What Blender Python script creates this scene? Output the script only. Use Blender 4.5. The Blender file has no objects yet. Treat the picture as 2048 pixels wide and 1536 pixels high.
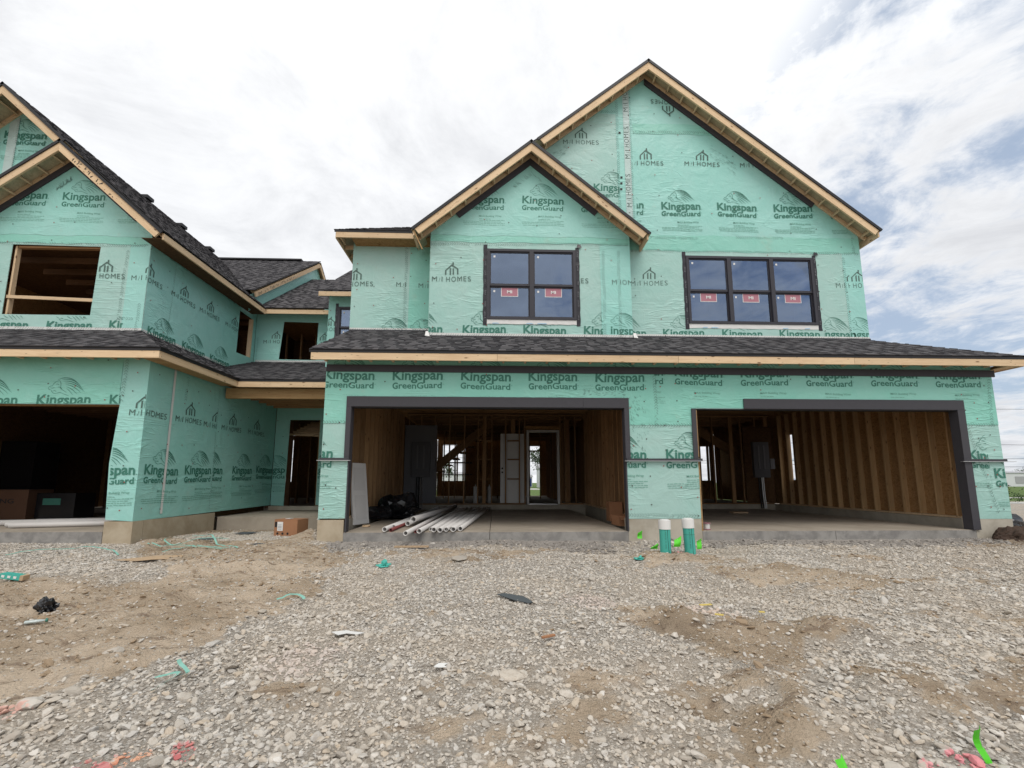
import bpy, bmesh, math, random
import numpy as np
from mathutils import Vector, Matrix
from mathutils.geometry import tessellate_polygon
random.seed(7); RNG = np.random.default_rng(11)
SC = bpy.context.scene
COL = SC.collection

# ------------------------------------------------------------------ camera
cam_d = bpy.data.cameras.new('camera'); cam = bpy.data.objects.new('camera', cam_d); COL.objects.link(cam)
cam_d.sensor_fit = 'HORIZONTAL'; cam_d.sensor_width = 36; cam_d.lens = 36 * 910 / 2048
cam_d.shift_y = 69 / 2048; cam_d.clip_start = 0.05; cam_d.clip_end = 3000
cam.location = (0, -8.28, 0.87)
cam.rotation_euler = (math.radians(90) + math.atan(.1403), 0, -math.radians(2.1))
SC.camera = cam

# ------------------------------------------------------------------ sky
SUN_EL, SUN_AZ = math.radians(56), math.radians(166)      # azimuth from +Y towards +X
world = bpy.data.worlds.new('World'); SC.world = world; world.use_nodes = True
WT = world.node_tree; WT.nodes.clear()

class N:
    """small helper to wire node trees"""
    def __init__(s, tree): s.t = tree
    def n(s, typ, ins=None, **props):
        nd = s.t.nodes.new(typ)
        for k, v in props.items(): setattr(nd, k, v)
        for k, v in (ins or {}).items():
            sock = nd.inputs[k]
            if isinstance(v, bpy.types.NodeSocket): s.t.links.new(v, sock)
            else: sock.default_value = v
        return nd
    def math(s, op, a, b=0.0, c=None, clamp=False):
        ins = {0: a, 1: b}
        if c is not None: ins[2] = c
        return s.n('ShaderNodeMath', ins, operation=op, use_clamp=clamp).outputs[0]
    def mix(s, f, a, b, blend='MIX'):
        nd = s.t.nodes.new('ShaderNodeMix'); nd.data_type = 'RGBA'; nd.blend_type = blend
        for k, v in ((0, f), (6, a), (7, b)):
            if isinstance(v, bpy.types.NodeSocket): s.t.links.new(v, nd.inputs[k])
            else: nd.inputs[k].default_value = v
        return nd.outputs[2]
    def ramp(s, f, *stops):
        nd = s.n('ShaderNodeValToRGB', {0: f}); e = nd.color_ramp.elements
        while len(e) < len(stops): e.new(0.5)
        for i, (p, c) in enumerate(stops):
            e[i].position = p; e[i].color = c if isinstance(c, tuple) else (c, c, c, 1)
        return nd.outputs[0]
    def smooth(s, v, a, b):
        return s.n('ShaderNodeMapRange', {0: v, 1: a, 2: b, 3: 0.0, 4: 1.0}, interpolation_type='SMOOTHSTEP').outputs[0]
    def noise(s, vec, scale, detail=4, rough=.55, dist=0, typ=None):
        return s.n('ShaderNodeTexNoise', {'Vector': vec, 'Scale': scale, 'Detail': detail, 'Roughness': rough, 'Distortion': dist})

w = N(WT)
gen = w.n('ShaderNodeTexCoord').outputs['Generated']
sep = w.n('ShaderNodeSeparateXYZ', {0: gen})
zc = w.math('MAXIMUM', sep.outputs[2], 0.0)
den = w.math('ADD', zc, 0.16)
px = w.math('DIVIDE', sep.outputs[0], den); py = w.math('DIVIDE', sep.outputs[1], den)
cv = w.n('ShaderNodeCombineXYZ', {0: px, 1: py, 2: 0.0}).outputs[0]
big = w.noise(cv, 0.62, 5, .55, .3).outputs[0]
small = w.noise(cv, 2.1, 9, .66, .5).outputs[0]
puff = w.noise(cv, 7.5, 6, .62, .3).outputs[0]
streak = w.noise(w.n('ShaderNodeMapping', {0: cv, 'Scale': (1.0, 1.0, 1.0), 'Rotation': (0, 0, .5)}).outputs[0], 5.2, 9, .66, .6).outputs[0]
# coverage: solid deck to the left (-x) and overhead, broken towards +x
back = w.math('MULTIPLY', w.math('MAXIMUM', w.math('MULTIPLY', sep.outputs[1], -1.0), 0.0), 0.5)
side = w.smooth(w.math('ADD', w.math('ADD', sep.outputs[0], back), w.math('MULTIPLY', zc, -0.35)), 0.08, 0.62)
cover = w.math('ADD', w.math('MULTIPLY', big, 0.75), w.math('MULTIPLY', small, 0.55))
cover = w.math('ADD', cover, w.math('MULTIPLY', streak, 0.30))
cover = w.math('ADD', cover, w.math('MULTIPLY', puff, 0.17))
cover = w.math('SUBTRACT', cover, w.math('MULTIPLY', side, 0.145))
mask = w.smooth(cover, 0.645, 0.82)
mask = w.math('MAXIMUM', mask, w.math('SUBTRACT', 1.0, w.smooth(side, 0.0, 0.45)))
sky = w.n('ShaderNodeTexSky', sky_type='NISHITA', sun_disc=False, sun_elevation=SUN_EL, sun_rotation=SUN_AZ,
          air_density=1.0, dust_density=1.6, ozone_density=1.0)
sd = (math.sin(SUN_AZ) * math.cos(SUN_EL), math.cos(SUN_AZ) * math.cos(SUN_EL), math.sin(SUN_EL))
dot = w.n('ShaderNodeVectorMath', {0: gen, 1: sd}, operation='DOT_PRODUCT').outputs['Value']
glow = w.smooth(dot, -0.2, 1.0)
shade = w.smooth(w.math('ADD', w.math('ADD', w.math('MULTIPLY', big, 0.45), w.math('MULTIPLY', small, 0.55)), w.math('MULTIPLY', puff, 0.12)), 0.45, 0.74)
thick = w.mix(shade, (10.2, 10.25, 10.3, 1), (6.7, 6.8, 7.05, 1))
cloud = w.mix(1.0, thick, w.mix(glow, (0.97, 0.98, 1.0, 1), (1.35, 1.34, 1.32, 1)), 'MULTIPLY')
clear = w.mix(0.55, sky.outputs[0], (6.3, 7.5, 9.3, 1))
skycol = w.mix(mask, clear, cloud)
bg = w.n('ShaderNodeBackground', {0: skycol, 1: 0.1})
WT.links.new(bg.outputs[0], w.n('ShaderNodeOutputWorld').inputs[0])

sun_d = bpy.data.lights.new('sun', 'SUN'); sun = bpy.data.objects.new('sun', sun_d); COL.objects.link(sun)
sun_d.energy = 1.5; sun_d.angle = math.radians(30); sun_d.color = (1, .965, .91)
sun.rotation_euler = Vector(sd).to_track_quat('Z', 'Y').to_euler()

SC.view_settings.view_transform = 'Standard'; SC.view_settings.look = 'None'
SC.view_settings.exposure = 0.0; SC.view_settings.gamma = 1; SC.view_settings.use_curve_mapping = False
SC.render.engine = 'CYCLES'; SC.cycles.max_bounces = 6; SC.cycles.diffuse_bounces = 2

# ------------------------------------------------------------------ materials
def srgb(r, g, b):
    f = lambda c: (c / 255 / 12.92) if c <= 10 else ((c / 255 + .055) / 1.055) ** 2.4
    return (f(r), f(g), f(b), 1)
def newmat(name):
    m = bpy.data.materials.new(name); m.use_nodes = True; m.node_tree.nodes.clear(); return m, N(m.node_tree)
def finish(m, n, col, rough=.7, bump=None, bs=.3, bd=.01, spec=.35, **kw):
    ins = {'Base Color': col, 'Roughness': rough, 'Specular IOR Level': spec}
    ins.update(kw)
    if bump is not None:
        ins['Normal'] = n.n('ShaderNodeBump', {'Height': bump, 'Strength': bs, 'Distance': bd}).outputs[0]
    p = n.n('ShaderNodeBsdfPrincipled', ins)
    n.t.links.new(p.outputs[0], n.n('ShaderNodeOutputMaterial').inputs[0]); return m
def objco(n): return n.n('ShaderNodeTexCoord').outputs['Object']
def plain(name, col, rough=.6, var=.12, scale=6, metallic=0.0, spec=.35, bs=.15):
    m, n = newmat(name); c = objco(n); ns = n.noise(c, scale, 5, .6).outputs[0]
    k = n.math('ADD', n.math('MULTIPLY', ns, 2 * var), 1 - var)
    colr = n.mix(1.0, col, n.n('ShaderNodeCombineXYZ', {0: k, 1: k, 2: k}).outputs[0], 'MULTIPLY')
    return finish(m, n, colr, rough, ns, bs, .004, spec, Metallic=metallic)

def wrap_mat(name, base, base2):
    m, n = newmat(name); c = objco(n)
    # long soft folds fanning out, only here and there
    big_ = n.noise(c, .55, 3, .5).outputs[0]
    def folds(rot, sc, seed):
        mp = n.n('ShaderNodeMapping', {0: c, 'Rotation': rot, 'Scale': sc, 'Location': (seed, seed, seed)}).outputs[0]
        a = n.noise(mp, 1.0, 3, .5, 1.2).outputs[0]
        r = n.math('ABSOLUTE', n.math('SUBTRACT', a, .5))
        return n.math('SUBTRACT', 1.0, n.smooth(r, 0.0, .05))
    f1 = folds((.7, .95, .1), (.75, .75, 4.2), 3.1)
    f2 = folds((-.7, -.85, .2), (.8, .8, 4.8), 9.4)
    f3 = folds((0, .06, 0), (.45, .45, 7.0), 5.7)
    m1 = n.smooth(n.noise(c, .9, 2).outputs[0], .53, .68)
    m2 = n.smooth(n.noise(n.n('ShaderNodeMapping', {0: c, 'Location': (7, 2, 4)}).outputs[0], .8, 2).outputs[0], .53, .68)
    m3 = n.smooth(n.noise(n.n('ShaderNodeMapping', {0: c, 'Location': (1, 12, 8)}).outputs[0], .7, 2).outputs[0], .56, .70)
    h = n.math('ADD', n.math('MULTIPLY', f1, m1), n.math('MULTIPLY', f2, m2))
    h = n.math('ADD', h, n.math('MULTIPLY', f3, m3))
    fine = n.noise(c, 22, 4, .65).outputs[0]
    mid = n.noise(c, 2.6, 3, .55, .8).outputs[0]
    hh = n.math('ADD', n.math('MULTIPLY', h, .45), n.math('ADD', n.math('MULTIPLY', fine, .22), n.math('MULTIPLY', mid, 1.6)))
    mott = n.noise(c, 3.3, 6, .7).outputs[0]
    col = n.mix(n.smooth(n.math('ADD', n.math('MULTIPLY', big_, .6), n.math('MULTIPLY', mott, .4)), .38, .62), base, base2)
    lighter = tuple(min(1, x * 1.22 + .02) for x in base[:3]) + (1,)
    col = n.mix(n.math('MULTIPLY', h, .38), col, lighter)
    # faint vertical show-through of the framing and a little road dust
    dust = n.smooth(n.noise(c, 1.7, 6, .75).outputs[0], .58, .80)
    col = n.mix(n.math('MULTIPLY', dust, .28), col, (.42, .40, .31, 1))
    return finish(m, n, col, .45, hh, .6, .022, .45)
M = {}
M['wrap'] = wrap_mat('building wrap pale', (.305, .52, .465, 1), (.355, .54, .492, 1))
M['wrap_sat'] = wrap_mat('building wrap doubled', (.215, .53, .435, 1), (.255, .55, .465, 1))
M['wrap_mid'] = wrap_mat('building wrap mid', (.27, .57, .505, 1), (.31, .585, .53, 1))
M['wrap_grey'] = wrap_mat('building wrap greyed', (.43, .56, .53, 1), (.45, .55, .54, 1))
M['ink_green'] = plain('dark green print', (.048, .185, .138, 1), .6, .15)
M['ink_grey'] = plain('grey green print', (.080, .135, .115, 1), .6, .15)
M['ink_soft'] = plain('worn grey green print', (.15, .27, .23, 1), .6, .2)
M['ink_faint'] = plain('fine print', (.16, .36, .29, 1), .6, .2)
M['ink_black'] = plain('black marker', (.02, .02, .02, 1), .6)
M['hatch'] = plain('hatched edge print', (.12, .19, .165, 1), .6, .3)
M['white_tape'] = plain('white sheet edge', (.62, .62, .60, 1), .5, .15)
M['cap_red'] = plain('red cap nail', (.30, .05, .04, 1), .5)
M['cap_dark'] = plain('dark cap nail', (.05, .03, .025, 1), .5)

def wood_mat(name, a, b, knots=True, rough=.75, rnd=.5):
    m, n = newmat(name); c = objco(n)
    oi = n.n('ShaderNodeObjectInfo').outputs['Random']
    off = n.n('ShaderNodeCombineXYZ', {0: n.math('MULTIPLY', oi, 37.0), 1: n.math('MULTIPLY', oi, 11.0), 2: n.math('MULTIPLY', oi, 23.0)}).outputs[0]
    cc = n.n('ShaderNodeVectorMath', {0: c, 1: off}, operation='ADD').outputs[0]
    mp = n.n('ShaderNodeMapping', {0: cc, 'Scale': (.9, 16, 16)}).outputs[0]
    g = n.noise(mp, 2.2, 6, .65, .9).outputs[0]
    bigv = n.noise(n.n('ShaderNodeMapping', {0: cc, 'Scale': (.5, 3, 3)}).outputs[0], 1.6, 3).outputs[0]
    col = n.mix(n.smooth(n.math('ADD', n.math('MULTIPLY', g, .6), n.math('MULTIPLY', bigv, .4)), .35, .68), a, b)
    k = n.math('ADD', n.math('MULTIPLY', oi, rnd), 1 - rnd / 2)
    col = n.mix(1.0, col, n.n('ShaderNodeCombineXYZ', {0: k, 1: k, 2: n.math('MULTIPLY', k, .98)}).outputs[0], 'MULTIPLY')
    if knots:
        v = n.n('ShaderNodeTexVoronoi', {'Vector': n.n('ShaderNodeMapping', {0: cc, 'Scale': (3.0, 9, 9)}).outputs[0], 'Scale': 1.0}).outputs['Distance']
        kn = n.math('SUBTRACT', 1.0, n.smooth(v, .05, .16))
        col = n.mix(n.math('MULTIPLY', kn, .85), col, (.12, .05, .02, 1))
        v3 = n.n('ShaderNodeTexVoronoi', {'Vector': n.n('ShaderNodeMapping', {0: cc, 'Scale': (5, 22, 22)}).outputs[0], 'Scale': 1.0}).outputs['Distance']
        col = n.mix(n.math('MULTIPLY', n.math('SUBTRACT', 1.0, n.smooth(v3, .06, .13)), .8), col, (.10, .07, .05, 1))      # nail heads and pitch specks
        st = n.smooth(n.noise(n.n('ShaderNodeMapping', {0: cc, 'Scale': (2.2, 5, 5)}).outputs[0], 1.4, 5, .7).outputs[0], .56, .74)
        col = n.mix(n.math('MULTIPLY', st, .35), col, (.33, .25, .17, 1))
    return finish(m, n, col, rough, g, .3, .002, .25)
M['lumber'] = wood_mat('bare framing lumber', (.70, .525, .345, 1), (.57, .40, .245, 1), rnd=.16)
M['stud'] = wood_mat('framing stud', (.40, .235, .12, 1), (.26, .14, .065, 1), rnd=.5)
M['stud_shaded'] = wood_mat('shaded framing stud', (.16, .085, .045, 1), (.09, .048, .024, 1), rnd=.5)  # stud wood darkened in colour for the shade inside the left house
M['stud_light'] = wood_mat('fresh framing stud', (.56, .37, .20, 1), (.42, .26, .13, 1), rnd=.35)
M['beam'] = wood_mat('weathered beam', (.42, .27, .13, 1), (.28, .16, .07, 1), rnd=.2)

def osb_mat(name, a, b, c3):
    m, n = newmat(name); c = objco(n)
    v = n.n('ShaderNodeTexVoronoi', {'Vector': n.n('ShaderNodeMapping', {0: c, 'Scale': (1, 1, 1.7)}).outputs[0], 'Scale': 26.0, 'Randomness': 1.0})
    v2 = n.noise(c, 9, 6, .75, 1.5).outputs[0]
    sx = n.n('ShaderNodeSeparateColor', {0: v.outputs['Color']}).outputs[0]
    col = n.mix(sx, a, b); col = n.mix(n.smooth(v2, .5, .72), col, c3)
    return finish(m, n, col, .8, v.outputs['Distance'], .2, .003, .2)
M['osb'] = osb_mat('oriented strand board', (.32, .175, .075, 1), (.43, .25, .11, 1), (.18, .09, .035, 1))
M['osb_shaded'] = osb_mat('shaded strand board', (.085, .045, .022, 1), (.13, .07, .032, 1), (.05, .026, .012, 1))  # same strand board with interior shade put into its colour
M['osb_light'] = osb_mat('roof sheathing underside', (.48, .44, .30, 1), (.58, .52, .36, 1), (.40, .34, .22, 1))

def shingle_mat():
    m, n = newmat('asphalt shingle'); c = objco(n)
    oi = n.n('ShaderNodeObjectInfo').outputs['Random']
    g = n.noise(c, 190, 2, .7).outputs[0]; p = n.noise(c, 5.0, 3, .6).outputs[0]
    at = n.n('ShaderNodeAttribute', attribute_name='tab').outputs['Fac']
    k = n.math('ADD', n.math('MULTIPLY', at, 1.5), n.math('ADD', n.math('MULTIPLY', g, .8), n.math('MULTIPLY', p, .5)))
    col = n.mix(n.smooth(k, .5, 2.1), (.022, .021, .024, 1), (.135, .128, .132, 1))
    col = n.mix(n.math('MULTIPLY', oi, .25), col, (.07, .066, .07, 1))
    return finish(m, n, col, .93, g, .5, .004, .2)
M['shingle'] = shingle_mat()
M['edge_black'] = plain('black drip edge', (.012, .012, .014, 1), .5)
M['trim'] = plain('charcoal composite trim', (.050, .048, .055, 1), .62, .10, 14, bs=.08)
M['win_frame'] = plain('dark bronze vinyl', (.036, .034, .042, 1), .42, .05)
M['butyl'] = plain('black flashing tape', (.022, .020, .026, 1), .35, .3, 18, bs=.5)
M['white'] = plain('white plastic', (.72, .71, .69, 1), .45, .05)
M['flash_white'] = plain('white sill flashing', (.66, .65, .63, 1), .5, .06, 5, bs=.4)
M['pale_blue'] = plain('pale blue sheet', (.40, .56, .68, 1), .5, .06)
M['sticker_red'] = plain('red sticker', (.40, .17, .21, 1), .45, .05)
M['alu'] = plain('bare aluminium', (.60, .60, .60, 1), .35, .05, metallic=.7)
M['cable'] = plain('cable', (.03, .03, .03, 1), .5)
M['drywall'] = plain('grey sheet', (.20, .20, .215, 1), .8, .05)

def concrete_mat(name, a, b, stain=(.20, .18, .15, 1), sc=1.3):
    m, n = newmat(name); c = objco(n)
    x = n.noise(c, sc, 7, .65, .4).outputs[0]; f = n.noise(c, 55, 3, .7).outputs[0]; s = n.noise(c, .7, 5, .7).outputs[0]
    col = n.mix(n.smooth(x, .36, .64), a, b); col = n.mix(n.math('MULTIPLY', n.smooth(s, .5, .7), .45), col, stain)
    return finish(m, n, col, .85, n.math('ADD', f, n.math('MULTIPLY', x, 2.0)), .25, .006, .25)
M['slab'] = concrete_mat('garage slab', (.32, .275, .22, 1), (.40, .345, .28, 1), (.25, .20, .15, 1))
M['found'] = concrete_mat('formed foundation', (.36, .325, .265, 1), (.45, .41, .34, 1), (.27, .20, .13, 1), 2.5)
M['found_tan'] = concrete_mat('dusty foundation', (.37, .30, .21, 1), (.45, .38, .28, 1), (.25, .19, .12, 1), 2.5)
M['footing'] = concrete_mat('rough footing', (.20, .19, .18, 1), (.30, .285, .265, 1), (.15, .14, .12, 1), 4)
M['road'] = concrete_mat('pale concrete paving', (.44, .43, .41, 1), (.5, .49, .46, 1), (.36, .35, .33, 1), .2)

def glass_mat():
    m, n = newmat('coated window glass')
    fr = n.n('ShaderNodeFresnel', {'IOR': 1.5}).outputs[0]
    c = objco(n); ns = n.noise(c, 1.2, 2).outputs[0]
    nrm = n.n('ShaderNodeBump', {'Height': ns, 'Strength': .05, 'Distance': .02}).outputs[0]
    gl = n.n('ShaderNodeBsdfGlossy', {'Color': (.60, .74, 1.0, 1), 'Roughness': .01, 'Normal': nrm})
    tr = n.n('ShaderNodeBsdfTransparent', {'Color': (.30, .36, .42, 1)})
    f = n.math('ADD', n.math('MULTIPLY', fr, 1.2), .18, clamp=True)
    mx = n.n('ShaderNodeMixShader', {0: f, 1: tr.outputs[0], 2: gl.outputs[0]})
    n.t.links.new(mx.outputs[0], n.n('ShaderNodeOutputMaterial').inputs[0]); return m
M['glass'] = glass_mat()

# ------------------------------------------------------------------ object helpers
WORLD = {}
def link(name, data, parent=None, mtx=None, mat=None, **props):
    o = bpy.data.objects.new(name, data); COL.objects.link(o)
    mtx = mtx or Matrix.Identity(4)
    if parent is not None:
        o.parent = parent; o.matrix_parent_inverse = WORLD[parent.name].inverted()
    o.matrix_basis = mtx; WORLD[o.name] = mtx.copy()
    if mat is not None and data is not None and not data.materials: data.materials.append(mat)
    for k, v in props.items(): o[k] = v
    return o
def thing(name, label, cat, loc=(0, 0, 0), group=None, data=None, mat=None, mtx=None):
    o = link(name, data, None, mtx or Matrix.Translation(loc), mat)
    o['label'] = label; o['category'] = cat
    if group: o['group'] = group
    return o
def mesh_from(verts, faces, name='m', mats=(), midx=None, smooth=False):
    me = bpy.data.meshes.new(name); me.from_pydata([tuple(v) for v in verts], [], faces); me.update()
    for m in mats: me.materials.append(m)
    if midx: me.polygons.foreach_set('material_index', midx)
    if smooth: me.polygons.foreach_set('use_smooth', [True] * len(me.polygons))
    return me
class MB:
    def __init__(s): s.v = []; s.f = []
    def box(s, x0, x1, y0, y1, z0, z1, mtx=None):
        b = len(s.v)
        for x in (x0, x1):
            for y in (y0, y1):
                for z in (z0, z1):
                    p = Vector((x, y, z)); s.v.append(tuple(mtx @ p if mtx else p))
        s.f += [tuple(b + i for i in q) for q in ((0, 1, 3, 2), (4, 6, 7, 5), (0, 4, 5, 1), (2, 3, 7, 6), (0, 2, 6, 4), (1, 5, 7, 3))]
        return s
    def quad(s, *pts): b = len(s.v); s.v += [tuple(p) for p in pts]; s.f.append(tuple(range(b, b + len(pts)))); return s
    def tube(s, pts, r, seg=8, cap=True, r1=None):
        pts = [Vector(p) for p in pts]; rings = []
        for i, p in enumerate(pts):
            d = (pts[min(i + 1, len(pts) - 1)] - pts[max(i - 1, 0)]).normalized()
            a = d.orthogonal().normalized() if i == 0 else (a - d * a.dot(d)).normalized()
            b_ = d.cross(a); rr = r if r1 is None else r + (r1 - r) * i / max(1, len(pts) - 1)
            base = len(s.v)
            for k in range(seg):
                t = 2 * math.pi * k / seg; s.v.append(tuple(p + (a * math.cos(t) + b_ * math.sin(t)) * rr))
            rings.append(base)
        for r0, r2 in zip(rings, rings[1:]):
            for k in range(seg): s.f.append((r0 + k, r0 + (k + 1) % seg, r2 + (k + 1) % seg, r2 + k))
        if cap: s.f.append(tuple(rings[0] + k for k in reversed(range(seg)))); s.f.append(tuple(rings[-1] + k for k in range(seg)))
        return s
    def mesh(s, name='m', smooth=False): return mesh_from(s.v, s.f, name, smooth=smooth)
    def build(s, name, mat, parent=None, smooth=False, **props): return link(name, s.mesh(name, smooth), parent, None, mat, **props)

_bc = {}
def board(name, p0, p1, w, t, mat, parent, wdir=(0, 0, 1), **props):
    """a board from p0 to p1, width w along wdir, thickness t; mesh shared between equal boards"""
    p0, p1 = Vector(p0), Vector(p1); L = (p1 - p0).length
    key = (round(L, 3), round(w, 4), round(t, 4), mat.name)
    if key not in _bc:
        mb = MB(); mb.box(-L / 2, L / 2, -t / 2, t / 2, -w / 2, w / 2); me = mb.mesh('board'); me.materials.append(mat); _bc[key] = me
    x = (p1 - p0).normalized(); z = Vector(wdir); z = (z - x * z.dot(x)).normalized(); y = z.cross(x)
    mt = Matrix((x, y, z)).transposed().to_4x4(); mt.translation = (p0 + p1) / 2
    return link(name, _bc[key], parent, mt, None, **props)
def boxm(name, x0, x1, y0, y1, z0, z1, mat, parent=None, **props):
    return MB().box(x0, x1, y0, y1, z0, z1).build(name, mat, parent, **props)

class Plane:
    """u,v in metres on a wall; n = outward normal"""
    def __init__(s, kind, c): s.k = kind; s.c = c
    def P(s, u, v, off=0.0):
        if s.k == 'Y': return (u, s.c - off, v)
        return (s.c + off, u, v)                      # faces +x, u = y
def panel(name, pl, outline, holes=(), mat=None, parent=None, off=0.0, thick=.012, back=None, **props):
    polys = [[Vector((u, v, 0)) for u, v in outline]] + [[Vector((u, v, 0)) for u, v in h] for h in holes]
    tris = tessellate_polygon(polys); flat = [(p.x, p.y) for q in polys for p in q]; n = len(flat)
    verts = [pl.P(u, v, off) for u, v in flat] + [pl.P(u, v, off - thick) for u, v in flat]
    faces, idx = [], []
    nrm = Vector((0, -1, 0)) if pl.k == 'Y' else Vector((1, 0, 0))
    for t in tris:
        a, b, c = (Vector(verts[i]) for i in t)
        if (b - a).cross(c - a).dot(nrm) < 0: t = (t[0], t[2], t[1])
        faces.append(tuple(t)); idx.append(0)
        faces.append((t[0] + n, t[2] + n, t[1] + n)); idx.append(1)
    b = 0
    for q in polys:
        m = len(q)
        for i in range(m):
            faces.append((b + i, b + (i + 1) % m, b + (i + 1) % m + n, b + i + n)); idx.append(0)
        b += m
    me = mesh_from(verts, faces, name, (mat, back or mat), idx)
    return link(name, me, parent, None, None, **props)

# ---- flat print (wordmarks, house mark, lion, seams) -----------------------------------
def clip(poly, line):
    """keep the part of poly where a*u+b*v<=c"""
    a, b, c = line; out = []
    for i in range(len(poly)):
        p, q = poly[i], poly[(i + 1) % len(poly)]
        dp, dq = a * p[0] + b * p[1] - c, a * q[0] + b * q[1] - c
        if dp <= 0: out.append(p)
        if (dp < 0 < dq) or (dq < 0 < dp):
            t = dp / (dp - dq); out.append((p[0] + (q[0] - p[0]) * t, p[1] + (q[1] - p[1]) * t))
    return out
def rect_lines(u0, u1, v0, v1): return [(1, 0, u1), (-1, 0, -u0), (0, 1, v1), (0, -1, -v0)]
_tc = {}
def glyphs(txt, bold=0.0):
    key = (txt, bold)
    if key in _tc: return _tc[key]
    cu = bpy.data.curves.new('t', 'FONT'); cu.body = txt; cu.resolution_u = 3; cu.offset = bold; cu.space_character = 1.0
    ob = bpy.data.objects.new('t', cu); COL.objects.link(ob)
    me = bpy.data.meshes.new_from_object(ob.evaluated_get(bpy.context.evaluated_depsgraph_get()))
    me.calc_loop_triangles()
    tris = [[(me.vertices[i].co.x, me.vertices[i].co.y) for i in t.vertices] for t in me.loop_triangles]
    bpy.data.objects.remove(ob); bpy.data.meshes.remove(me); bpy.data.curves.remove(cu)
    us = [p[0] for t in tris for p in t]; u0, u1 = min(us), max(us)
    _tc[key] = [[((p[0] - u0) / (u1 - u0), p[1]) for p in t] for t in tris]
    return _tc[key]
CAP = 0.729
def _cap():
    global CAP
    _t = glyphs('H'); CAP = max(p[1] for t in _t for p in t)
def textpolys(txt, u, v, width, cap, bold=0.0, rot=0):
    if not _tc: _cap()
    tr = glyphs(txt, bold); ys = cap / CAP; out = []
    for t in tr:
        q = [(p[0] * width, p[1] * ys) for p in t]
        if rot == 90: q = [(-b, a) for a, b in q]
        if rot == 180: q = [(-a, -b) for a, b in q]
        out.append([(u + a, v + b) for a, b in q])
    return out
def stroke(pts, w0, w1=None, wm=None):
    """tapered stroke through points -> quads"""
    n = len(pts); out = []; L = []
    for i, p in enumerate(pts):
        a = pts[max(i - 1, 0)]; b = pts[min(i + 1, n - 1)]
        dx, dy = b[0] - a[0], b[1] - a[1]; l = math.hypot(dx, dy) or 1
        t = i / (n - 1); ww = (w0 * (1 - t) + (w1 if w1 is not None else w0) * t) if wm is None else (w0 + (wm - w0) * math.sin(math.pi * t))
        L.append(((p[0] - dy / l * ww / 2, p[1] + dx / l * ww / 2), (p[0] + dy / l * ww / 2, p[1] - dx / l * ww / 2)))
    for a, b in zip(L, L[1:]): out.append([a[0], b[0], b[1], a[1]])
    return out
def bez(p0, p1, p2, n=7):
    return [((1 - t) ** 2 * p0[0] + 2 * t * (1 - t) * p1[0] + t * t * p2[0], (1 - t) ** 2 * p0[1] + 2 * t * (1 - t) * p1[1] + t * t * p2[1]) for t in [i / n for i in range(n + 1)]]
def lionpolys(u, v, s=1.0):
    """line-drawn lion head with windswept mane; 0.65 m wide, lower left corner at u,v"""
    P = []
    mane = [((.22, .27), (.42, .31), (.56, .13), .022), ((.24, .24), (.42, .27), (.60, .08), .020), ((.27, .21), (.43, .22), (.63, .04), .018),
            ((.29, .18), (.42, .17), (.57, .02), .016), ((.30, .14), (.40, .12), (.50, .00), .016), ((.20, .29), (.36, .34), (.50, .20), .016),
            ((.31, .11), (.37, .07), (.43, -.01), .013), ((.14, .26), (.24, .33), (.34, .29), .012)]
    for a, b, c, ww in mane: P += stroke(bez(a, b, c), .003, wm=ww * .72)
    face = [((.00, .12), (.02, .16), (.06, .15)), ((.06, .15), (.09, .24), (.18, .25)), ((.00, .12), (.00, .08), (.05, .08)),
            ((.05, .08), (.08, .00), (.15, .02)), ((.15, .02), (.20, .05), (.25, .02)), ((.03, .12), (.08, .10), (.10, .13)),
            ((.12, .18), (.15, .20), (.18, .17)), ((.18, .25), (.22, .20), (.20, .12)), ((.20, .12), (.24, .08), (.32, .04)),
            ((.08, .06), (.12, .08), (.14, .05)), ((.25, .02), (.30, .00), (.36, -.02)), ((.16, .13), (.20, .15), (.23, .10))]
    for a, b, c in face: P += stroke(bez(a, b, c, 5), .005, wm=.009)
    return [[(u + a * s, v + b * s) for a, b in q] for q in P]
def housepolys(u, v, s=1.0, flip=1):
    """gabled house mark, 0.29 x 0.27, centred on u, base at v"""
    P = [[(-.145, 0), (-.115, 0), (-.115, .10), (-.145, .10)], [(-.145, .10), (-.115, .10), (0, .20), (0, .235)],
         [(0, .20), (.145, .10), (.145, .13), (0, .235)], [(.115, 0), (.145, 0), (.145, .115), (.115, .115)],
         [(-.045, 0), (-.015, 0), (-.015, .155), (-.045, .135)], [(.02, 0), (.05, 0), (.05, .14), (.02, .14)],
         [(.015, .22), (.045, .205), (.045, .275), (.015, .275)]]
    return [[(u + a * s, v + b * s * flip) for a, b in q] for q in P]
def zigpolys(a, b, w=.035, step=.05, rows=2):
    """seam print: rows of slanted dashes from a to b"""
    L = math.hypot(b[0] - a[0], b[1] - a[1]); ex, ey = (b[0] - a[0]) / L, (b[1] - a[1]) / L; nx, ny = -ey, ex
    out = []; k = 0
    while k * step < L - step:
        for r in range(rows):
            s0, s1 = k * step, k * step + step * .75
            t0, t1 = (r * w, r * w + w * .85) if r % 2 == 0 else (r * w + w * .85, r * w)
            if random.random() < .9:
                A = (a[0] + ex * s0 + nx * t0, a[1] + ey * s0 + ny * t0); B = (a[0] + ex * s1 + nx * t1, a[1] + ey * s1 + ny * t1)
                out += stroke([A, B], .0055)
        k += 1
    return out
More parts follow.
